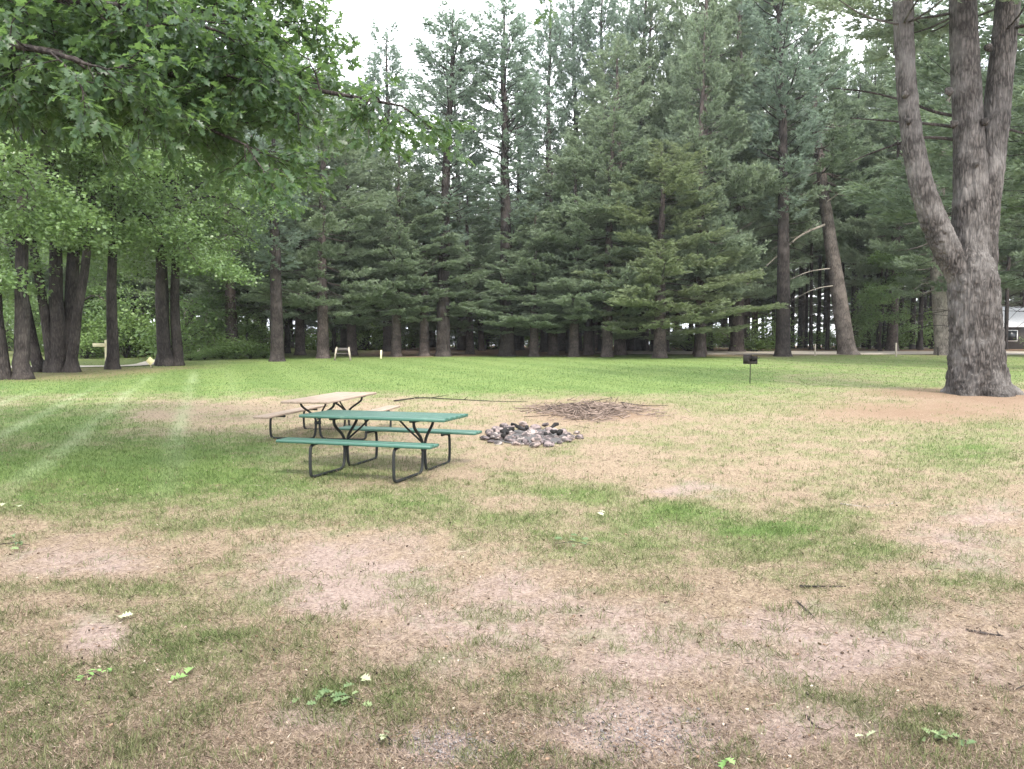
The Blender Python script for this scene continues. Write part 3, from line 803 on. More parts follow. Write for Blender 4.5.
# big three stemmed pine, front right
def big_pine():
    d = 22.4; b = foot(980, d); sc = d / F
    root = empty('three_stemmed_pine', b); tag(root, 'huge old pine forking into three grey stems on the right of the lawn', 'pine tree')
    tm, cm = MB(), MB(); rng = np.random.default_rng(5)
    L = lambda px, py, dy=0: np.array(tuple(at(px, py, d + dy))) - np.array(tuple(b))
    def bark_w(i, a, k=[0]):
        return 1 + .03 * np.sin(a * 9 + i * .35) + .03 * np.sin(a * 15 - i * .6) + rng.normal(0, .028, len(a))
    # bole with root flare
    pts = smooth_path([L(979, 403), L(979, 396), L(978, 385), L(977, 365), L(976, 340), L(975, 310), L(973, 282), L(972, 262), L(971, 240)], 8)
    wid = np.interp(np.linspace(0, 1, len(pts)), [0, .12, .25, .375, .5, .62, .75, .875, 1], np.array([41, 34, 28.5, 24.5, 23.3, 22.8, 22.0, 18, 8]) * sc)
    def flare(i, a):
        f = max(0, 1 - i / 22.0)
        return bark_w(i, a) + f ** 1.5 * .32 * (np.sin(a * 5 + .6) + .5 * np.sin(a * 8 + 2)) 
    tube(tm, pts, wid, 44, wob=flare)
    def stem(P_, W_, hz):
        pts = [L(*p) for p in P_]
        e = pts[-1]; dv = unit((pts[-1] - pts[-2])[None])[0]
        for k in range(1, 4): pts.append(e + (dv * .5 + np.array([0, 0, .5])) * hz * k / 3)
        pth = smooth_path(pts, 7)
        w = np.interp(np.linspace(0, 1, len(pth)), np.linspace(0, 1, len(W_) + 3), list(np.array(W_) * sc * .80) + [W_[-1] * sc * .72, W_[-1] * sc * .42, .03])
        tube(tm, pth, w, 26, wob=bark_w)
        return pth
    s1 = stem([(971, 312, .15), (960, 278, .05), (947, 250, -.05), (933, 218, -.1), (919, 175, -.1), (910, 120, -.1), (905, 60, -.1), (903, 0, -.1)], [12, 14.5, 15.5, 15, 13, 12, 11, 11.5], 9)
    s2 = stem([(970, 262, .15), (971, 220, .15), (969, 150, .15), (966, 80, .15), (963, 0, .15)], [21, 20.5, 17.5, 16.5, 15], 12)
    s3 = stem([(980, 305, .2), (983, 270, .25), (983, 232, .3), (986, 200, .35), (991, 160, .35), (998, 100, .3), (1004, 40, .3), (1008, 0, .3)], [13, 15.5, 16.5, 16.5, 16, 15, 14, 13.5], 10)
    o_t = tm.build('trunk', M_BARKBIG)
    md = o_t.modifiers.new('remesh', 'REMESH'); md.mode = 'VOXEL'; md.voxel_size = .03
    sm_ = o_t.modifiers.new('smooth', 'SMOOTH'); sm_.factor = .5; sm_.iterations = 16
    bpy.context.view_layer.update()
    me = bpy.data.meshes.new_from_object(o_t.evaluated_get(bpy.context.evaluated_depsgraph_get()))
    o_t.modifiers.clear(); old = o_t.data; o_t.data = me; bpy.data.meshes.remove(old); me.name = 'trunk'
    nv = len(me.vertices); co = np.empty(nv * 3, np.float32); no = np.empty(nv * 3, np.float32)
    me.vertices.foreach_get('co', co); me.vertices.foreach_get('normal', no); co = co.reshape(-1, 3).astype(float); no = no.reshape(-1, 3).astype(float)
    from mathutils import noise as mn
    dsp = np.empty(nv)
    for i in range(nv):
        x, y, z = co[i]; z = float(z)
        w = mn.noise(Vector((x * 3, y * 3, z * 1.2))) * .35
        a_ = mn.noise(Vector((x * 11 + w * 2, y * 11 - w * 2, z * 1.7 + w)))
        b_ = mn.noise(Vector((x * 24, y * 24, z * 5)))
        rgh = .35 + .65 * max(0, min(1, (7.5 - z) / 3))
        dsp[i] = rgh * (.042 * (min(abs(a_) * 3.0, 1.0) - .6) + .02 * b_) + .012 * max(0, mn.noise(Vector((x * .8, y * .8, z * 3.2 + 9))) - .35) * 4
    co = co + no * dsp[:, None]
    me.vertices.foreach_set('co', co.astype(np.float32).ravel()); me.polygons.foreach_set('use_smooth', np.ones(len(me.polygons), bool)); me.update()
    if not me.materials: me.materials.append(M_BARKBIG)
    kid(root, o_t)
    tm = MB()
    # knots and stubs
    for px, py, k in ((948, 92, 7), (952, 125, 6), (985, 122, 6), (905, 95, 5), (908, 122, 5), (988, 48, 6), (975, 165, 4)):
        c = L(px, py, -.30); tm = MB(); tube(tm, [c, c + np.array([rng.normal(0, .05), -.12, .04])], [k * sc * .75, k * sc * .35], 8); kid(root, tm.build('knot', M_BARKBIG, smooth=True))
    pass
    # bare black limbs behind the left stem
    for P_ in ([(962, 117), (935, 112), (905, 101), (868, 92), (832, 88)], [(962, 128), (930, 124), (890, 121), (850, 118)], [(1000, 128), (1015, 131), (1040, 138)], [(962, 140), (920, 138), (880, 150), (850, 162)]):
        pth = smooth_path([L(x, y, .25 + .22 * i) for i, (x, y) in enumerate(P_)], 4)
        tb = MB(); tube(tb, pth, np.linspace(.055, .015, len(pth)), 6); kid(root, tb.build('bare_limb', M_BARKDARK, smooth=True))
    tm = MB(); allp, alld = [], []
    for pth, z0 in ((s1, 10.5), (s2, 11), (s3, 10.5)):
        zt = pth[-1][2]; z = z0
        while z < zt - .2:
            q = np.array([np.interp(z, pth[:, 2], pth[:, i]) for i in range(3)]); t = (z - z0) / (zt - z0)
            for k in range(4):
                l = 3.6 * (1 - t) ** .6 * rng.uniform(.6, 1.15) + .4
                path, pp, dd, _, _ = bough(rng, q, rng.uniform(0, 6.28), .1 + .5 * t, l, .1, .2, .5, .13)
                tube(tm, path, np.linspace(.04, .008, len(path)), 4, cap=False); allp.append(pp); alld.append(dd)
            z += rng.uniform(.5, .9)
    needles(cm, np.concatenate(allp), np.concatenate(alld), rng, 7, .2, .042)
    kid(root, tm.build('limbs', M_BARKBIG, smooth=True)); kid(root, cm.build('crown', M_NEEDLE_MID))
big_pine()

# left broadleaf trees
make_broadleaf('maple_tree', 3, [(-.30, 0, .30, 2.8, .03), (.26, .2, .27, .4, .02)], 17, 5.8, 8.2, M_BARKDARK, M_MAPLE, 'large grey twin trunked maple at the left edge of the lawn', 'maple tree', 46000, .175, low=[(1.2, -.6, 5.6, 4), (1.9, -.8, 6.0, 4), (-.4, -.9, 6.0, 4), (2.6, -.3, 6.3, 4), (.3, -.8, 3.6, 3)]).location = foot(11, 29)
o_ = make_broadleaf('maple_tree', 4, [(-.9, 0, .22, 2.9, .22), (-.45, .3, .25, 2.2, .12), (0, 0, .30, 1.0, .05), (.45, .1, .33, .2, .10), (.75, -.2, .2, -.3, .24), (-.2, -.3, .2, 3.6, .16)], 16, 4.8, 8.6, M_BARKDARK, M_MAPLE,
    'dark clump of fanning maple stems near the left edge', 'maple tree', 46000, .175, low=[(-1.6, -1.0, 4.2, 3), (-.8, -1.2, 3.9, 3), (-2.3, -.6, 4.4, 3), (-.4, -1.3, 4.6, 3), (-1.2, -1.2, 3.3, 3), (-1.9, -1.0, 5.2, 4), (1.4, -.6, 5.6, 4), (.6, -1.0, 6.2, 4), (-.2, -1.4, 6.0, 4)])
o_.location = foot(56, 34)
make_broadleaf('maple_tree', 5, [(0, 0, .25, .4, .03)], 14, 4.4, 8, M_BARKDARK, M_MAPLE, 'single dark trunked maple beside the cream signpost', 'maple tree', 32000, .175, low=[(1.2, -.6, 5.8, 4), (-1.0, -.5, 5.4, 4)]).location = foot(114.5, 36.5)
make_broadleaf('maple_tree', 6, [(-.35, 0, .28, 3.0, .03), (.02, -.1, .32, 1.5, .02), (.42, .05, .26, .3, .04)], 14.5, 5.4, 6.8, M_BARKDARK, M_MAPLE, 'maple with three close trunks behind the yellow marker', 'maple tree', 48000, .175, low=[(1.8, -.5, 5.2, 4), (2.6, -.4, 5.6, 4), (-1.6, -.6, 5.4, 4), (3.4, 0, 5.0, 4)]).location = foot(168, 40)
make_broadleaf('maple_tree', 7, [(0, 0, .3, .4, .05)], 11, 5.0, 3.4, M_BARKDARK, M_MAPLE, 'broad maple beyond the dirt road between left trunks', 'maple tree', 30000, .18).location = foot(75, 52)
make_broadleaf('maple_tree', 8, [(0, 0, .3, .4, .05)], 11, 5.0, 3.0, M_BARKDARK, M_MAPLE, 'leafy maple past the road bend behind the yellow marker', 'maple tree', 30000, .18).location = foot(135, 58)
make_broadleaf('maple_tree', 9, [(0, 0, .28, .4, .05)], 11, 4.6, 3.0, M_BARKDARK, M_MAPLE, 'leafy maple at the far left beyond the trunks', 'maple tree', 26000, .18).location = foot(20, 56)
make_broadleaf('young_maple', 21, [(0, 0, .08, .4, .05)], 6, 2.2, 1.6, M_BARKGREY, M_MAPLE, 'young pale stemmed maple behind the pale green shrubs', 'young tree', 9000, .16).location = foot(205, 52)
make_broadleaf('young_maple', 22, [(-.2, 0, .09, 2.4, .06), (.3, 0, .09, .4, .06)], 7, 2.4, 2.0, M_BARKDARK, M_MAPLE, 'young twin stemmed maple left of the pale trunked pine', 'young tree', 10000, .16).location = foot(243, 56)
make_broadleaf('young_maple', 23, [(0, 0, .12, .4, .08)], 9, 3.6, 3.0, M_BARKDARK, M_MAPLE, 'bright leafy tree beyond the road behind the forked pine', 'young tree', 16000, .18).location = foot(880, 66)

# shrubs
def make_shrub(seed):
    rng = np.random.default_rng(seed)
    root = empty('shrub'); tag(root, 'x', 'shrub')
    tm, cm = MB(), MB(); T = []
    for k in range(16):
        a = rng.uniform(0, 6.28); l = rng.uniform(.5, 1.15); e = np.array([math.cos(a) * l * .8, math.sin(a) * l * .8, rng.uniform(.4, 1.2)])
        tube(tm, [np.zeros(3) - [0, 0, .05], e * [.4, .4, .6], e], [.02, .014, .006], 4, cap=False); T += [e, e * .7]
    T = np.array(T); idx = np.repeat(np.arange(len(T)), 55)
    leafquads(cm, np.maximum(T[idx] + rng.normal(0, .2, (len(idx), 3)), [-9, -9, .03]), rng, .12, .07)
    kid(root, tm.build('stem', M_BARKDARK)); kid(root, cm.build('crown', M_SHRUB)); return root
SH = [Proto(make_shrub(200 + i), 1.3, .1) for i in range(3)]
def put_shrub(i, px, d, h, w, label, group): 
    p = SH[i % 3]; loc = foot(px, d); sc = (w, w, h / 1.3); rz = prng.uniform(0, 6.28)
    if not p.used: p.used = True; o = p.root; o.location = loc; o.scale = sc; o.rotation_euler = (0, 0, rz); o['label'] = label; o['group'] = group
    else: copy_tree(p.root, loc, rz, sc, label, group)
for i, (px, d, h, w) in enumerate([(190, 47, .6, .9), (204, 48, .7, 1.0), (222, 49, 1.1, 1.2), (236, 50, 1.4, 1.4), (250, 50, 1.2, 1.3), (264, 51, .9, 1.1), (214, 51, 1.2, 1.2)]):
    put_shrub(i, px, d, h, w, 'pale green shrub in the row along the left lawn edge', 'pale shrubs along the lawn edge')
for i in range(9):
    px = 72 + i * 12.5 + prng.uniform(-4, 4)
    put_shrub(i, px, prng.uniform(49, 60), prng.uniform(1.6, 3.2), prng.uniform(1.6, 2.6), 'leafy green bush in the gap behind the left maples', 'bushes behind the left maples')
for i in range(90):
    px = -40 + (i + prng.random()) / 90 * 1090
    if 990 < px < 1034: continue
    put_shrub(i, px, prng.uniform(66, 118), prng.uniform(1.2, 4.2), prng.uniform(1.4, 3.2), 'dark undergrowth shrub in the shade of the wood', 'undergrowth shrubs in the wood')

# foreground oak: trunk stands left of the frame, its limbs reach over the view
def oak():
    rng = np.random.default_rng(17)
    base = np.array([-10.2, 10.0, gzf(-10, 10)])
    root = empty('oak_tree', base); tag(root, 'big oak whose lobed leafy branches hang over the upper left', 'oak tree')
    tm, cm = MB(), MB()
    tube(tm, [base * 0 + [0, 0, -.2], [0.05, 0, .4], [.1, .05, 2.5], [.2, .1, 5], [.2, .3, 8], [.1, .4, 11], [0, .5, 14]], [.62, .48, .42, .38, .3, .2, .06], 14)
    # leaf template
    yk = np.array([0, .12, .30, .38, .55, .62, .80, .86, 1.0]); xk = np.array([.012, .05, .24, .09, .34, .12, .26, .07, .0])
    tpl = []
    for q in range(9): tpl += [(-xk[q], yk[q]), (0, yk[q]), (xk[q], yk[q])]
    tpl = np.array(tpl)
    fq = []
    for q in range(8): fq += [[q * 3, q * 3 + 1, q * 3 + 4, q * 3 + 3], [q * 3 + 1, q * 3 + 2, q * 3 + 5, q * 3 + 4]]
    fq = np.array(fq)
    LP, LD = [], []
    def twig(p, d, n):
        for k in range(n):
            LP.append(p + rng.normal(0, .03, 3)); dd = d * .6 + rng.normal(0, .6, 3) * np.array([1, 1, .6]) + np.array([0, 0, -.25]); LD.append(dd / np.linalg.norm(dd))
    BL = [1.0]
    def branch(p, d, l, r, depth):
        n = 5
        P = [p]; dv = d / np.linalg.norm(d)
        for k in range(n):
            dv = dv + rng.normal(0, .16, 3) + np.array([0, 0, -.05 if depth else -.03]); dv /= np.linalg.norm(dv)
            P.append(P[-1] + dv * l / n)
        tube(tm, P, np.linspace(r, r * .35, n + 1), 5, cap=False)
        if depth == 0:
            for k in range(1, n + 1): twig(P[k], dv, 4 if k < n else 7)
            return
        nb = int(5 + l * 1.6)
        for k in range(nb):
            u = rng.uniform(.2, 1.0) * n; i = min(int(u), n - 1); q = P[i] + (P[i + 1] - P[i]) * (u - i)
            nd = dv * .7 + rng.normal(0, .75, 3) * np.array([1, 1, .55]) 
            branch(q, nd, rng.uniform(.35, .7), r * .3 + .003, 0)
        branch(P[-1], dv, .5, r * .35, 0)
    def limb(way, r, density=1.0, bl=1.0):
        BL[0] = bl
        pth = smooth_path(way, 8)
        tube(tm, pth, np.linspace(r, .015, len(pth)), 8)
        seg = np.linalg.norm(np.diff(pth, axis=0), axis=1); cum = np.concatenate([[0], np.cumsum(seg)])
        tot = cum[-1]
        s = tot * .3
        while s < tot:
            q = np.array([np.interp(s, cum, pth[:, i]) for i in range(3)])
            i = min(np.searchsorted(cum, s), len(pth) - 1); dv = unit((pth[i] - pth[i - 1])[None])[0]
            nd = dv * .8 + rng.normal(0, .8, 3) * np.array([1, 1, .45])
            branch(q, nd, rng.uniform(.5, 1.15) * BL[0], .014, 1)
            s += rng.uniform(.13, .28) / density
        branch(pth[-1], unit((pth[-1] - pth[-2])[None])[0], .6, .012, 1)
    A = lambda px, py, Y: np.array(tuple(at(px, py, Y))) - base
    T = lambda z: np.array([.2, .1, z])
    limb([T(4.6), A(20, 60, 9.5), A(180, 75, 9.2), A(300, 88, 9.0), A(392, 104, 8.8)], .07, .95, .7)
    limb([T(4.8), A(0, 50, 10), A(150, 70, 10), A(230, 68, 10), A(285, 80, 10)], .09, 1.1, .75)
    limb([T(5.2), A(20, 5, 11), A(140, 10, 11), A(220, 15, 11.2), A(280, 22, 11.4)], .1, 1.3)
    limb([T(5.0), A(-20, 30, 10), A(80, 40, 10), A(180, 50, 10), A(262, 60, 10)], .1, 1.3)
    limb([T(4.6), A(-60, 50, 9.2), A(60, 70, 9), A(150, 105, 8.8), A(240, 142, 8.6)], .07, 1.1, .8)
    limb([T(4.8), A(-40, 60, 12), A(80, 70, 12.4), A(170, 105, 12.8), A(262, 152, 13)], .08, 1.15, .85)
    limb([T(4.6), A(-90, 60, 8.6), A(-20, 45, 8.2), A(40, 50, 7.8), A(90, 65, 7.6)], .08, .9)
    limb([T(5.6), A(-60, -30, 9.0), A(40, -5, 8.8), A(140, 10, 8.6), A(215, 30, 8.5)], .1, 1.2)
    limb([T(4.4), A(-80, 70, 13), A(20, 60, 13.5), A(100, 70, 14), A(170, 80, 14.5)], .1, 1.3)
    limb([T(5.0), A(-100, 60, 12), A(0, 60, 12.5), A(70, 70, 13), A(120, 95, 13)], .09, 1.1)
    limb([T(6.8), A(-60, -190, 9.0), A(130, -200, 8.8), A(300, -130, 8.6), A(400, -84, 8.4), A(485, -58, 8.3)], .1, .6)
    limb([T(6.6), A(-40, -70, 11.5), A(80, -50, 12), A(190, -20, 12.5), A(260, -5, 13)], .1, 1.2)
    for k in range(8):   # the rest of the crown, above and beside the view
        a = rng.uniform(1.9, 5.2); l = rng.uniform(3, 4.5); z = rng.uniform(6.5, 12)
        h = np.array([math.cos(a), math.sin(a), 0])
        limb([T(z), T(z) + h * l * .5 + [0, 0, .9], T(z) + h * l + [0, 0, 1.2]], .09, .6)
    P = np.array(LP); D = np.array(LD); n = len(P)
    up = unit(np.array([0, 0, 1.0]) + rng.normal(0, .45, (n, 3)))
    S = unit(np.cross(D, up)); U = np.cross(S, D)
    Ls = rng.uniform(.08, .165, n)
    tp = tpl[None]; 
    x = tp[..., 0] * rng.uniform(.8, 1.1, (n, 1)); y = tp[..., 1]
    fold = np.abs(x) * rng.uniform(.1, .5, (n, 1)); curl = -(y ** 2) * rng.uniform(0, .35, (n, 1))
    V = P[:, None, :] + Ls[:, None, None] * (S[:, None, :] * x[..., None] + D[:, None, :] * y[..., None] + U[:, None, :] * (fold + curl)[..., None])
    k = np.arange(n)[:, None, None] * 27
    cm.add(V.reshape(-1, 3), (fq[None] + k).reshape(-1, 4), var=np.repeat(np.clip(rng.normal(.5, .25, n), 0, 1), 27))
    print('oak leaves', n)
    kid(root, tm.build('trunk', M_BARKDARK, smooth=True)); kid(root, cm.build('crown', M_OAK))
    return tpl, fq
LEAF_T, LEAF_F = oak()

# ------------------------------------------------------------------ picnic tables
def picnic_table(loc, rz, wood, label):
    root = empty('picnic_table', loc, rz); tag(root, label, 'picnic table')
    Lh = .975; rng = np.random.default_rng(3)
    tb = MB()
    for k in range(5):
        box(tb, (0, (k - 2) * .150, .695), (Lh * 2, .143, .038), bev=.006)
    kid(root, tb.build('tabletop', wood))
    cl = MB()
    for x in (-.54, .54): box(cl, (x, 0, .664), (.07, .66, .022), bev=.004)
    kid(root, cl.build('cleat', M_STEEL))
    for s in (-1, 1):
        b = MB()
        for k in (-1, 1): box(b, (0, s * .68 + k * .064, .435), (Lh * 2 + .04, .122, .036), bev=.006)
        kid(root, b.build('seat', wood))
    for x in (-.54, .54):
        f = MB()
        for s in (-1, 1):
            pts = [(x, s * .54, .405), (x, s * .66, .405), (x, s * .76, .385), (x, s * .785, .30), (x, s * .785, .12), (x, s * .765, .035), (x, s * .68, .016), (x, s * .40, .016),
                   (x, s * .13, .018), (x, s * .055, .07), (x, s * .035, .20), (x, s * .035, .36), (x, s * .09, .45), (x, s * .22, .55), (x, s * .265, .60), (x, s * .275, .652)]
            pth = smooth_path(pts, 4)
            tube(f, pth, .0185, 8)
        box(f, (x, 0, .30), (.03, .10, .05))
        d = math.copysign(1, x)
        tube(f, [(x, 0, .36), (x - d * .22, 0, .54), (x - d * .34, 0, .655)], .013, 8)
        kid(root, f.build('leg', M_STEEL, smooth=True))
    return root
p1 = Vector((-1.69, 10.12, 0)); p1.z = gzf(p1.x, p1.y) - .004
t_ = picnic_table(p1, R(-18), M_GREENWOOD, 'green painted picnic table with attached benches and dark tube legs'); t_.scale = (1.06, 1.10, 1.05)
p2 = Vector((-3.2, 13.7, 0)); p2.z = gzf(p2.x, p2.y) - .01
t_ = picnic_table(p2, R(82), M_OLDWOOD, 'weathered bare wood picnic table standing behind the green one'); t_.scale = (1.3, 1.08, .97)

# ------------------------------------------------------------------ fire ring
def stone(seed):
    rng = np.random.default_rng(seed)
    n1, n2 = 9, 12
    V = []
    cut = unit(rng.normal(0, 1, (9, 3))); off = rng.uniform(.62, .9, 9)
    for i in range(n1 + 1):
        th = math.pi * i / n1
        for j in range(n2):
            ph = 2 * math.pi * j / n2
            v = np.array([math.sin(th) * math.cos(ph), math.sin(th) * math.sin(ph), math.cos(th)])
            k = np.min(np.where(cut @ v > .05, off / np.maximum(cut @ v, .05), 1.0)); k = min(k, 1.0)
            V.append(v * k + rng.normal(0, .012, 3) * (0 < i < n1))
    Fc = [[i * n2 + j, (i + 1) * n2 + j, (i + 1) * n2 + (j + 1) % n2, i * n2 + (j + 1) % n2] for i in range(n1) for j in range(n2)]
    mb = MB(); mb.add(np.array(V), np.array(Fc)); return mb.build('stone', M_STONE)
fc = ground_at(531, 436)
stones = [stone(300 + i) for i in range(6)]
used = set()
srng = random.Random(8)
def put_stone(i, x, y, z, s):
    k = i % 6
    if k not in used: used.add(k); o = stones[k]
    else: o = stones[k].copy(); COL.objects.link(o)
    o.scale = (s * srng.uniform(.85, 1.35), s * srng.uniform(.8, 1.2), s * srng.uniform(.45, .8)); o.location = (x, y, z)
    o.rotation_euler = (srng.uniform(-.3, .3), srng.uniform(-.3, .3), srng.uniform(0, 6.28))
    tag(o, 'pinkish grey field stone of the fire ring', 'stone', 'stones of the fire ring')
for i in range(58):
    a = i / 58 * 6.283 + srng.uniform(-.07, .07); rr = srng.uniform(.62, 1.2)
    s = srng.uniform(.035, .12)
    x = fc.x + math.cos(a) * .74 * rr; y = fc.y + math.sin(a) * 1.1 * rr
    put_stone(i, x, y, gzf(x, y) + s * .28, s)
for i in range(14):
    a = srng.uniform(0, 6.283); x = fc.x + math.cos(a) * .74; y = fc.y + math.sin(a) * 1.06; s = srng.uniform(.05, .085)
    put_stone(i + 3, x, y, gzf(x, y) + srng.uniform(.05, .10), s)
for i in range(22):
    x = fc.x + srng.uniform(-.6, .4); y = fc.y + srng.uniform(-.7, .2); s = srng.uniform(.06, .11)
    put_stone(i, x, y, gzf(x, y) + s * .5, s)
ash = MB()
aa = np.linspace(0, 6.283, 32, endpoint=False)
rings = [(0, .035), (.4, .05), (.75, .03), (1.0, -.01)]
V = []
for r_, h in rings:
    for a in aa: V.append((fc.x + math.cos(a) * .8 * max(r_, .01), fc.y + math.sin(a) * 1.05 * max(r_, .01), fc.z + h + .008 + prng.uniform(-.01, .01)))
Fq = [[i * 32 + j, (i + 1) * 32 + j, (i + 1) * 32 + (j + 1) % 32, i * 32 + (j + 1) % 32] for i in range(3) for j in range(32)]
ash.add(V, Fq)
M_ASH = plain('ash', (.10, .095, .095), .95, .1, .6, 15)
tag(ash.build('ash_bed', M_ASH, smooth=True), 'dark bed of ash inside the ring of stones', 'ash', kind='stuff')
for i in range(9):
    mb = MB(); l = srng.uniform(.2, .5); 
    n = 6; pts = [(-l / 2 + l * k / 5, .015 * math.sin(k * 2 + i), .01 * math.cos(k * 3)) for k in range(n)]
    tube(mb, pts, [.03 + .01 * math.sin(k * 1.7 + i) for k in range(n)], 8)
    o = mb.build('charred_log', M_CHAR)
    x = fc.x + srng.uniform(-.5, .55); y = fc.y + srng.uniform(-.5, .7); o.location = (x, y, gzf(x, y) + srng.uniform(.07, .17)); o.rotation_euler = (0, srng.uniform(-.3, .3), srng.uniform(0, 3.14))
    tag(o, 'charred black log lying inside the fire ring', 'log', 'charred logs in the fire ring')

# brush pile
def stick_path(rng, p, az, l, jit=.06, dz=0, n=6):
    d = np.array([math.cos(az), math.sin(az), 0])
    pts = [np.array(p) + d * l * (k / (n - 1) - .5) + np.append(rng.normal(0, jit * l * .3, 2), 0) + np.array([0, 0, dz * (k / (n - 1) - .5)]) for k in range(n)]
    return pts
def brush():
    rng = np.random.default_rng(77); mb = MB(); c = ground_at(592, 412)
    for k in range(1100):
        x = c.x + rng.normal(0, .62); y = c.y + rng.normal(0, .7) + .5 * math.sin(x * 3); z = gzf(x, y) + abs(rng.normal(0, .05)) * math.exp(-((x - c.x) ** 2 + (y - c.y) ** 2) * .8) * 2 + .01
        l = rng.uniform(.08, .6) ** 1.15
        pth = stick_path(rng, (x, y, z), rng.normal(.2, .8), l, .1, rng.normal(0, .1), 4)
        tube(mb, pth, rng.uniform(.003, .010), 4, var=rng.random())
    m, nt, out = newmat('brush_sticks'); a = N(nt, 'ShaderNodeAttribute', attribute_name='var')
    principled(nt, out, mix(nt, a.outputs['Fac'], (.07, .054, .046), (.31, .24, .20)), .9, .1)
    tag(mb.build('brush_pile', m), 'low pile of brown twigs and sticks beyond the fire ring', 'brush pile', kind='stuff')
brush()
def fallen(name, pts_px, r, label, lift=.03, mat=M_BARKDARK, forks=3, seed=1, cat='branch'):
    rng = np.random.default_rng(seed); mb = MB()
    P = [np.array(tuple(ground_at(x, y))) + [0, 0, lift + (rng.normal(0, .01) if 0 < i else 0)] for i, (x, y) in enumerate(pts_px)]
    pth = smooth_path(P, 6)
    c = pth[0].copy(); pth = pth - c
    tube(mb, pth, np.linspace(r, r * .35, len(pth)), 6)
    L = np.linalg.norm(pth[-1])
    for k in range(forks):
        i = rng.integers(1, len(pth) - 1); q = pth[i]; d = rng.normal(0, 1, 3) * [1, 1, .25]; d[2] = abs(d[2])
        tube(mb, [q, q + d * L * .08, q + d * L * .13 + [0, 0, .01]], [r * .5, r * .4, r * .15], 5)
    o = mb.build(name, mat, smooth=True); o.location = c; tag(o, label, cat)
fallen('fallen_branch', [(394, 402), (420, 399), (452, 400), (490, 402), (528, 402)], .02, 'long dark thin stick-shaped line on the dry grass behind the green table', seed=2)  # a thin dark line across the grass, drawn as a forked stick
fallen('fallen_branch', [(548, 413), (562, 408), (590, 403), (612, 400)], .02, 'dark branch lying along the back of the brush pile', .06, seed=3, forks=0)
fallen('fallen_branch', [(622, 404), (645, 407), (668, 407)], .016, 'thin branch poking out of the brush pile to the right', .04, seed=4, forks=0)
fallen('twig', [(800, 588), (818, 587), (846, 586)], .010, 'dark twig on the bare ground below the green grass strip', .012, seed=5, cat='twig')
fallen('twig', [(966, 632), (984, 637), (1003, 641)], .010, 'dark twig on pink bare soil near the right edge', .012, seed=6, cat='twig')
fallen('twig', [(796, 602), (806, 611), (815, 620)], .007, 'small bent twig below the dark twig right of centre', .01, seed=7, cat='twig')
fallen('twig', [(806, 695), (820, 700), (832, 708)], .006, 'short twig in the lower right of the clearing', .01, seed=8, cat='twig')
fallen('twig', [(806, 718), (815, 726), (828, 733)], .006, 'thin crooked twig in the lower right, nearest the camera', .01, seed=9, cat='twig')
fallen('twig', [(840, 505), (870, 507), (900, 503)], .012, 'grey twig on the pale soil right of the green grass strip', .012, mat=M_DEAD, seed=10, cat='twig')
fallen('twig', [(1000, 688), (1012, 692), (1024, 690)], .006, 'little twig at the right edge on pink soil', .01, seed=11, cat='twig')

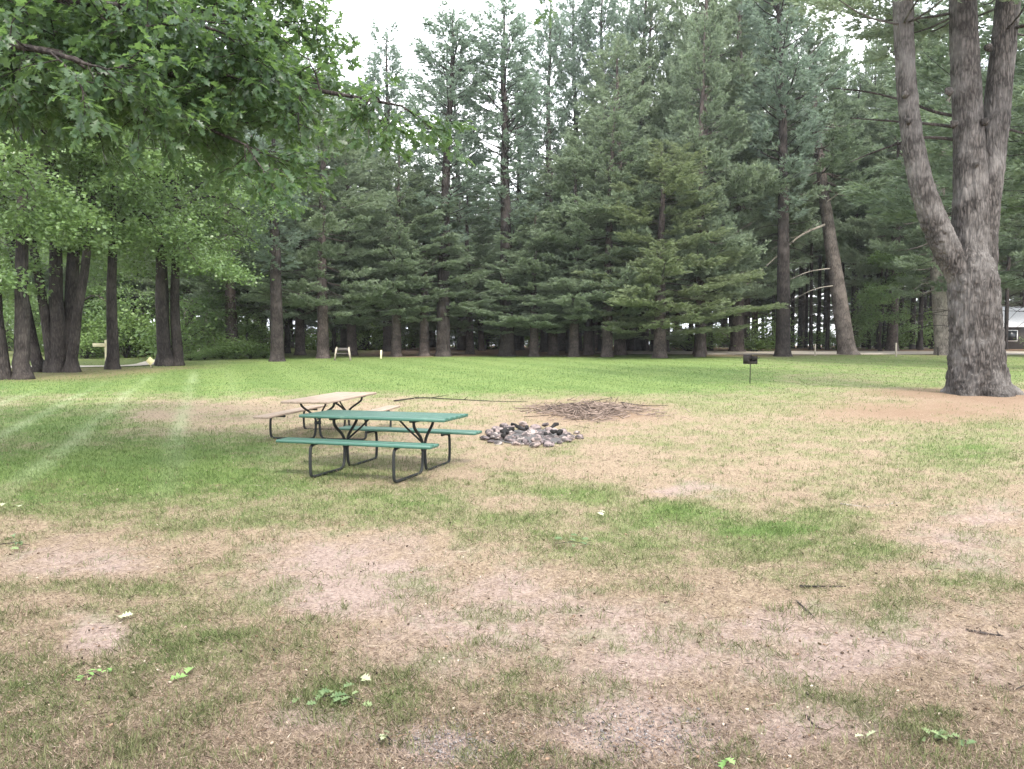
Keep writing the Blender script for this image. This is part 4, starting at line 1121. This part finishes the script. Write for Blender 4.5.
# gravel, needles and flakes (nobody could count them)
def litter():
    rng = np.random.default_rng(55)
    oct_ = np.array([[1, 0, 0], [-1, 0, 0], [0, 1, 0], [0, -1, 0], [0, 0, 1], [0, 0, -1]], float)
    of = np.array([[0, 2, 4], [2, 1, 4], [1, 3, 4], [3, 0, 4], [2, 0, 5], [1, 2, 5], [3, 1, 5], [0, 3, 5]])
    P = []
    for px, py, rx, ry, n in ((445, 752, 52, 22, 1500), (640, 748, 75, 26, 1500), (530, 800, 160, 40, 900)):
        a = rng.normal(0, .85, n); b = rng.normal(0, .8, n)
        t = (py + b * ry - HOR) / F; y = CAM_H / t; x = (px + a * rx - 512) / F * y; P.append(np.stack([x, y], -1))
    P = np.concatenate(P); n = len(P)
    sz = rng.uniform(.002, .0065, n) * (1 + (rng.random(n) < .05))
    V = oct_[None] * rng.uniform(.6, 1.2, (n, 6, 1)) * sz[:, None, None] * np.array([1, 1, .6])
    V = V + np.stack([P[:, 0], P[:, 1], gz(P[:, 0], P[:, 1]) + (fbm(P[:, 0] * 1.1, P[:, 1] * 1.1, 77, 3) - .5) * .05 * np.exp(-P[:, 1] / 20) + .004], -1)[:, None]
    mb = MB(); mb.add(V.reshape(-1, 3), (of[None] + np.arange(n)[:, None, None] * 6).reshape(-1, 3), var=np.repeat(rng.random(n), 6))
    m, nt, out = newmat('gravel_stones'); a = N(nt, 'ShaderNodeAttribute', attribute_name='var')
    principled(nt, out, ramp(nt, a.outputs['Fac'], [(0, (.045, .042, .044)), (.6, (.17, .155, .155)), (1, (.36, .33, .32))]), .85, .25)
    tag(mb.build('gravel', m), 'patches of fine grey gravel in the bare soil at the bottom', 'gravel', kind='stuff')
    mb = MB(); n = 4000
    py = rng.uniform(430, 800, n); px = rng.uniform(-60, 1084, n); y = CAM_H / ((py - HOR) / F); x = (px - 512) / F * y
    az = rng.uniform(0, 6.28, n); L = rng.uniform(.012, .06, n) * np.where(rng.random(n) < .06, 2.2, 1); W = np.maximum(rng.uniform(.0012, .0035, n), y / F * .3)
    kind = rng.random(n) < .3; L = np.where(kind, rng.uniform(.008, .022, n), L); W = np.where(kind, L * .5, W)
    D = np.stack([np.cos(az), np.sin(az), rng.normal(0, .12, n)], -1); S = np.stack([-np.sin(az), np.cos(az), rng.normal(0, .2, n)], -1)
    B = np.stack([x, y, gz(x, y) + (fbm(x * 1.1, y * 1.1, 77, 3) - .5) * .05 * np.exp(-y / 20) + rng.uniform(.008, .022, n)], -1)
    U = np.array([0, 0, 1.0]) * W[:, None, None] * .5
    q = [B - D * L[:, None] / 2, B + S * W[:, None] / 2, B + D * L[:, None] / 2, B - S * W[:, None] / 2]
    Vb = np.stack(q, 1); V = np.concatenate([Vb + U, Vb - U], 1); k = np.arange(n)[:, None] * 8
    top = np.concatenate([k, k + 1, k + 2, k + 3], 1); bot = np.concatenate([k + 7, k + 6, k + 5, k + 4], 1)
    sides = [np.concatenate([k + i, k + 4 + i, k + 4 + (i + 1) % 4, k + (i + 1) % 4], 1) for i in range(4)]
    mb.add(V.reshape(-1, 3), np.concatenate([top, bot] + sides), var=np.repeat(rng.random(n), 8))
    m, nt, out = newmat('litter_bits'); a = N(nt, 'ShaderNodeAttribute', attribute_name='var')
    principled(nt, out, ramp(nt, a.outputs['Fac'], [(0, (.03, .024, .02)), (.5, (.12, .08, .055)), (.8, (.28, .19, .13)), (1, (.48, .42, .34))]), .85, .15)
    tag(mb.build('leaf_litter', m), 'brown pine needles and dark bits scattered over the clearing', 'litter', kind='stuff')
litter()

# fallen leaves
def leaf_item(name, px, py, n, size, spread, col, label, stem=True, seed=0, up=.35):
    rng = np.random.default_rng(seed); c = np.array(tuple(ground_at(px, py)))
    root = empty(name, c); tag(root, label, 'leaf' if n < 3 else 'leaf sprig')
    mb = MB()
    for k in range(n):
        a = rng.uniform(0, 6.28); D = unit(np.array([math.cos(a), math.sin(a), rng.uniform(0, up)])[None])[0]
        U = unit((np.array([0, 0, 1.0]) + rng.normal(0, .35, 3))[None])[0]; S = unit(np.cross(D, U)[None])[0]; U = np.cross(S, D)
        s = size * rng.uniform(.6, 1.0)
        p = np.array([rng.normal(0, spread), rng.normal(0, spread * .8), .02 + abs(rng.normal(0, .015))])
        x, y = LEAF_T[:, 0], LEAF_T[:, 1]
        V = p + s * (S * x[:, None] + D * y[:, None] + U * (np.abs(x) * .4 - y ** 2 * .2 + .1)[:, None])
        mb.add(V, LEAF_F, var=rng.random())
    key = 'leaf_' + col
    m = bpy.data.materials.get(key)
    if m is None:
        lo, hi = {'bright': ((.12, .24, .06), (.25, .38, .13)), 'pale': ((.28, .33, .18), (.46, .48, .32)), 'mid': ((.06, .11, .04), (.21, .27, .12))}[col]
        m = leaf_mat(key, lo, hi, .2, hi, .5, .4)
    kid(root, mb.build('leaf' if n < 3 else 'foliage', m))
    if stem:
        sm = MB(); tube(sm, [(-spread * 1.6, 0, .015), (0, spread * .3, .03), (spread * 1.5, -.02, .02)], [.003, .004, .002], 5); kid(root, sm.build('stem', M_BARKDARK))
leaf_item('leaf_sprig', 338, 702, 20, .07, .08, 'mid', 'broken green oak sprig lying on the bare soil in front', seed=1)
leaf_item('fallen_leaf', 187, 681, 2, .11, .015, 'bright', 'bright green fallen oak leaf in the front left grass', False, 2)
leaf_item('fallen_leaf', 369, 688, 2, .075, .02, 'pale', 'pale curled leaf just above the broken oak sprig', False, 3)
leaf_item('leaf_sprig', 386, 743, 4, .055, .02, 'pale', 'small pale sprig beside the grey gravel patch at the bottom', True, 4)
leaf_item('fallen_leaf', 727, 766, 2, .08, .015, 'bright', 'green fallen leaf at the very bottom right of centre', False, 5)
leaf_item('fallen_leaf', 865, 745, 2, .075, .012, 'pale', 'upright pale dry leaf in the lower right', False, 6, .9)
leaf_item('leaf_sprig', 952, 745, 12, .06, .05, 'mid', 'dark green leafy sprig in the lower right corner', True, 7)
leaf_item('leaf_sprig', 572, 546, 14, .08, .10, 'mid', 'flat green leafy sprig in the middle of the clearing', True, 8)
leaf_item('leaf_sprig', 12, 547, 12, .09, .11, 'mid', 'dark green sprig at the left edge of the clearing', True, 9)
leaf_item('fallen_leaf', 596, 515, 2, .11, .03, 'pale', 'pale dry leaf below the left end of the green strip', False, 10)
leaf_item('fallen_leaf', 118, 623, 2, .08, .03, 'pale', 'pale leaf beside the small bare patch on the left', False, 11)
leaf_item('leaf_sprig', 92, 680, 10, .05, .05, 'bright', 'low green weed below the bare patch on the left', True, 12)
leaf_item('fallen_leaf', 8, 510, 2, .14, .05, 'pale', 'pale leaf at the left edge under the lawn', False, 13)

# ------------------------------------------------------------------ barbecue grill on a post
def grill():
    b = ground_at(750, 384); root = empty('pedestal_grill', b, R(24)); root.scale = (.66, .66, .96); tag(root, 'rusty park grill on a thin post in the lawn', 'grill')
    m = MB(); tube(m, [(0, 0, -.1), (0, 0, .72)], .022, 10); kid(root, m.build('post', M_RUST, smooth=True))
    m = MB()
    box(m, (0, 0, .73), (.56, .46, .014)); box(m, (0, .225, .90), (.56, .012, .33)); box(m, (-.275, 0, .87), (.012, .44, .27)); box(m, (.275, 0, .87), (.012, .44, .27)); box(m, (0, -.224, .775), (.54, .012, .08))
    kid(root, m.build('firebox', M_RUST))
    m = MB()
    for k in range(12): tube(m, [(-.25 + k * .0455, -.3, .93), (-.25 + k * .0455, .2, .93)], .006, 5)
    tube(m, [(-.27, -.3, .93), (.27, -.3, .93)], .008, 6); tube(m, [(-.27, .2, .93), (.27, .2, .93)], .008, 6)
    kid(root, m.build('grate', M_STEEL))
    for s in (-1, 1):
        m = MB(); tube(m, [(s * .2, -.3, .93), (s * .2, -.40, .935), (s * .2, -.46, .95)], .012, 6); kid(root, m.build('handle', M_STEEL))
    m = MB(); box(m, (.40, .05, .95), (.22, .18, .012)); box(m, (.36, .05, .90), (.016, .14, .10)); kid(root, m.build('side_shelf', M_RUST))
grill()

# ------------------------------------------------------------------ small things at the lawn edge
def signpost():
    b = foot(106.5, 38); root = empty('signpost', b); tag(root, 'cream wooden signpost with a side board by the dirt road', 'signpost')
    m = MB(); box(m, (0, 0, .62), (.14, .12, 1.5), bev=.01); kid(root, m.build('post', M_CREAM))
    m = MB(); box(m, (-.33, -.075, 1.12), (.62, .03, .18), bev=.006); kid(root, m.build('board', M_CREAM))
    
signpost()
def marker():
    b = foot(150, 37.2); root = empty('marker_sign', b); tag(root, 'small yellow diamond marker on a short stake by the dirt road', 'sign')
    m = MB(); box(m, (0, .02, .18), (.05, .04, .5)); kid(root, m.build('stake', M_PALEWOOD))
    m = MB(); box(m, (0, -.02, .36), (.30, .02, .30), Matrix.Rotation(R(45), 3, 'Y'), bev=.004); kid(root, m.build('plate', M_YELLOW))
marker()
def white_stone():
    p = foot(25, 30.5); s = stone(400); s.name = 'painted_stone'; s.data.materials[0] = M_WHITE; s.location = p + Vector((0, 0, .1)); s.scale = (.13, .12, .14)
    tag(s, 'white painted stone at the foot of the left maples', 'stone')
white_stone()
def frame():
    b = foot(342.5, 47); root = empty('wooden_bench', b, R(6)); tag(root, 'small bench with pale upright ends and dark seat at the far lawn edge', 'bench')
    for s in (-1, 1):
        m = MB(); box(m, (s * .42, -.18, .36), (.07, .06, .75), Matrix.Rotation(R(s * -8), 3, 'Y')); box(m, (s * .42, .18, .40), (.07, .06, .85), Matrix.Rotation(R(s * -8), 3, 'Y')); box(m, (s * .42, 0, .36), (.06, .32, .05))
        kid(root, m.build('leg', M_PALEWOOD))
    m = MB(); box(m, (0, 0, .42), (.76, .34, .05), bev=.008); kid(root, m.build('seat', M_DARKWALL))
    m = MB(); box(m, (0, .19, .68), (.7, .03, .16), bev=.006); kid(root, m.build('backrest', M_DARKWALL))
frame()
def stake(px, py_b, h, w, mat, name, label):
    b = ground_at(px, py_b); m = MB(); box(m, (0, 0, h / 2 - .05), (w, w * .8, h + .1), bev=.008)
    V = m.V[0]; 
    o = m.build(name, mat); o.location = b; o.rotation_euler = (R(prng.uniform(-3, 3)), R(prng.uniform(-3, 3)), prng.uniform(-.4, .4)); tag(o, label, 'post')
stake(381, 358.6, .55, .11, M_CREAM, 'marker_post', 'short white marker post at the edge of the far lawn')
stake(815, 356, .85, .09, M_PALEWOOD, 'wooden_stake', 'pale wooden stake beside the road left of the leaning pine')
stake(896, 356.5, .95, .10, M_PALEWOOD, 'wooden_stake', 'pale wooden stake beside the road right of the leaning pine')
stake(938, 355.5, .6, .09, M_RUST, 'wooden_stake', 'dark short stake left of the three stemmed pine')

# far houses
def house(px, d, w, wall_h, roof_h, dep, wall, label, rz=0):
    b = foot(px, d); root = empty('house', b, rz); tag(root, label, 'house')
    m = MB(); box(m, (0, 0, wall_h / 2 - .1), (w, dep, wall_h + .2)); kid(root, m.build('wall', wall))
    m = MB(); ov = .45; hw = w / 2 + ov; hd = dep / 2 + ov
    V = [(-hw, -hd, wall_h - .1), (hw, -hd, wall_h - .1), (hw, hd, wall_h - .1), (-hw, hd, wall_h - .1), (-hw, 0, wall_h + roof_h), (hw, 0, wall_h + roof_h)]
    V2 = [(x, y, z + .15) for x, y, z in V]
    m.add(V, [[0, 4, 5, 1], [3, 2, 5, 4]]); m.add(V2, [[0, 1, 5, 4], [3, 4, 5, 2]]); m.add(V + V2, [[0, 1, 7, 6], [2, 3, 9, 8]]); m.add(V + V2, [[0, 6, 10, 4], [4, 10, 9, 3], [1, 5, 11, 7], [5, 2, 8, 11]])
    m.add([(-w / 2, -dep / 2, wall_h), (-w / 2, dep / 2, wall_h), (-w / 2, 0, wall_h + roof_h * .9), (w / 2, -dep / 2, wall_h), (w / 2, dep / 2, wall_h), (w / 2, 0, wall_h + roof_h * .9)], [[0, 1, 2], [3, 5, 4]])
    kid(root, m.build('roof', M_ROOF))
    for k in (-.3, 0.05, .32):
        m = MB(); box(m, (k * w, -dep / 2 - .03, wall_h * .58), (1.0, .05, 1.1)); wd = kid(root, m.build('window', M_WHITE))
        m = MB(); box(m, (k * w, -dep / 2 - .06, wall_h * .58), (.84, .02, .94)); kid(wd, m.build('pane', M_GLASS))
house(1013, 78, 5.5, 2.2, 1.9, 6, M_DARKWALL, 'low dark cabin with a pale roof at the far right', R(-6))
house(903, 112, 9, 4.2, 2.2, 7, M_WHITE, 'white house glimpsed between thin stems beyond the road', R(8))

# thin summer haze in the air
def haze():
    mb = MB(); box(mb, (0, 240, 24), (1500, 900, 54))
    m, nt, out = newmat('haze_air')
    v = N(nt, 'ShaderNodeVolumePrincipled')
    v.inputs['Color'].default_value = (.93, .97, 1.0, 1); v.inputs['Density'].default_value = .0003; v.inputs['Anisotropy'].default_value = .3
    nt.links.new(v.outputs[0], out.inputs['Volume'])
    o = mb.build('haze', m); tag(o, 'thin pale haze filling the air under the trees', 'haze', kind='stuff')
haze()
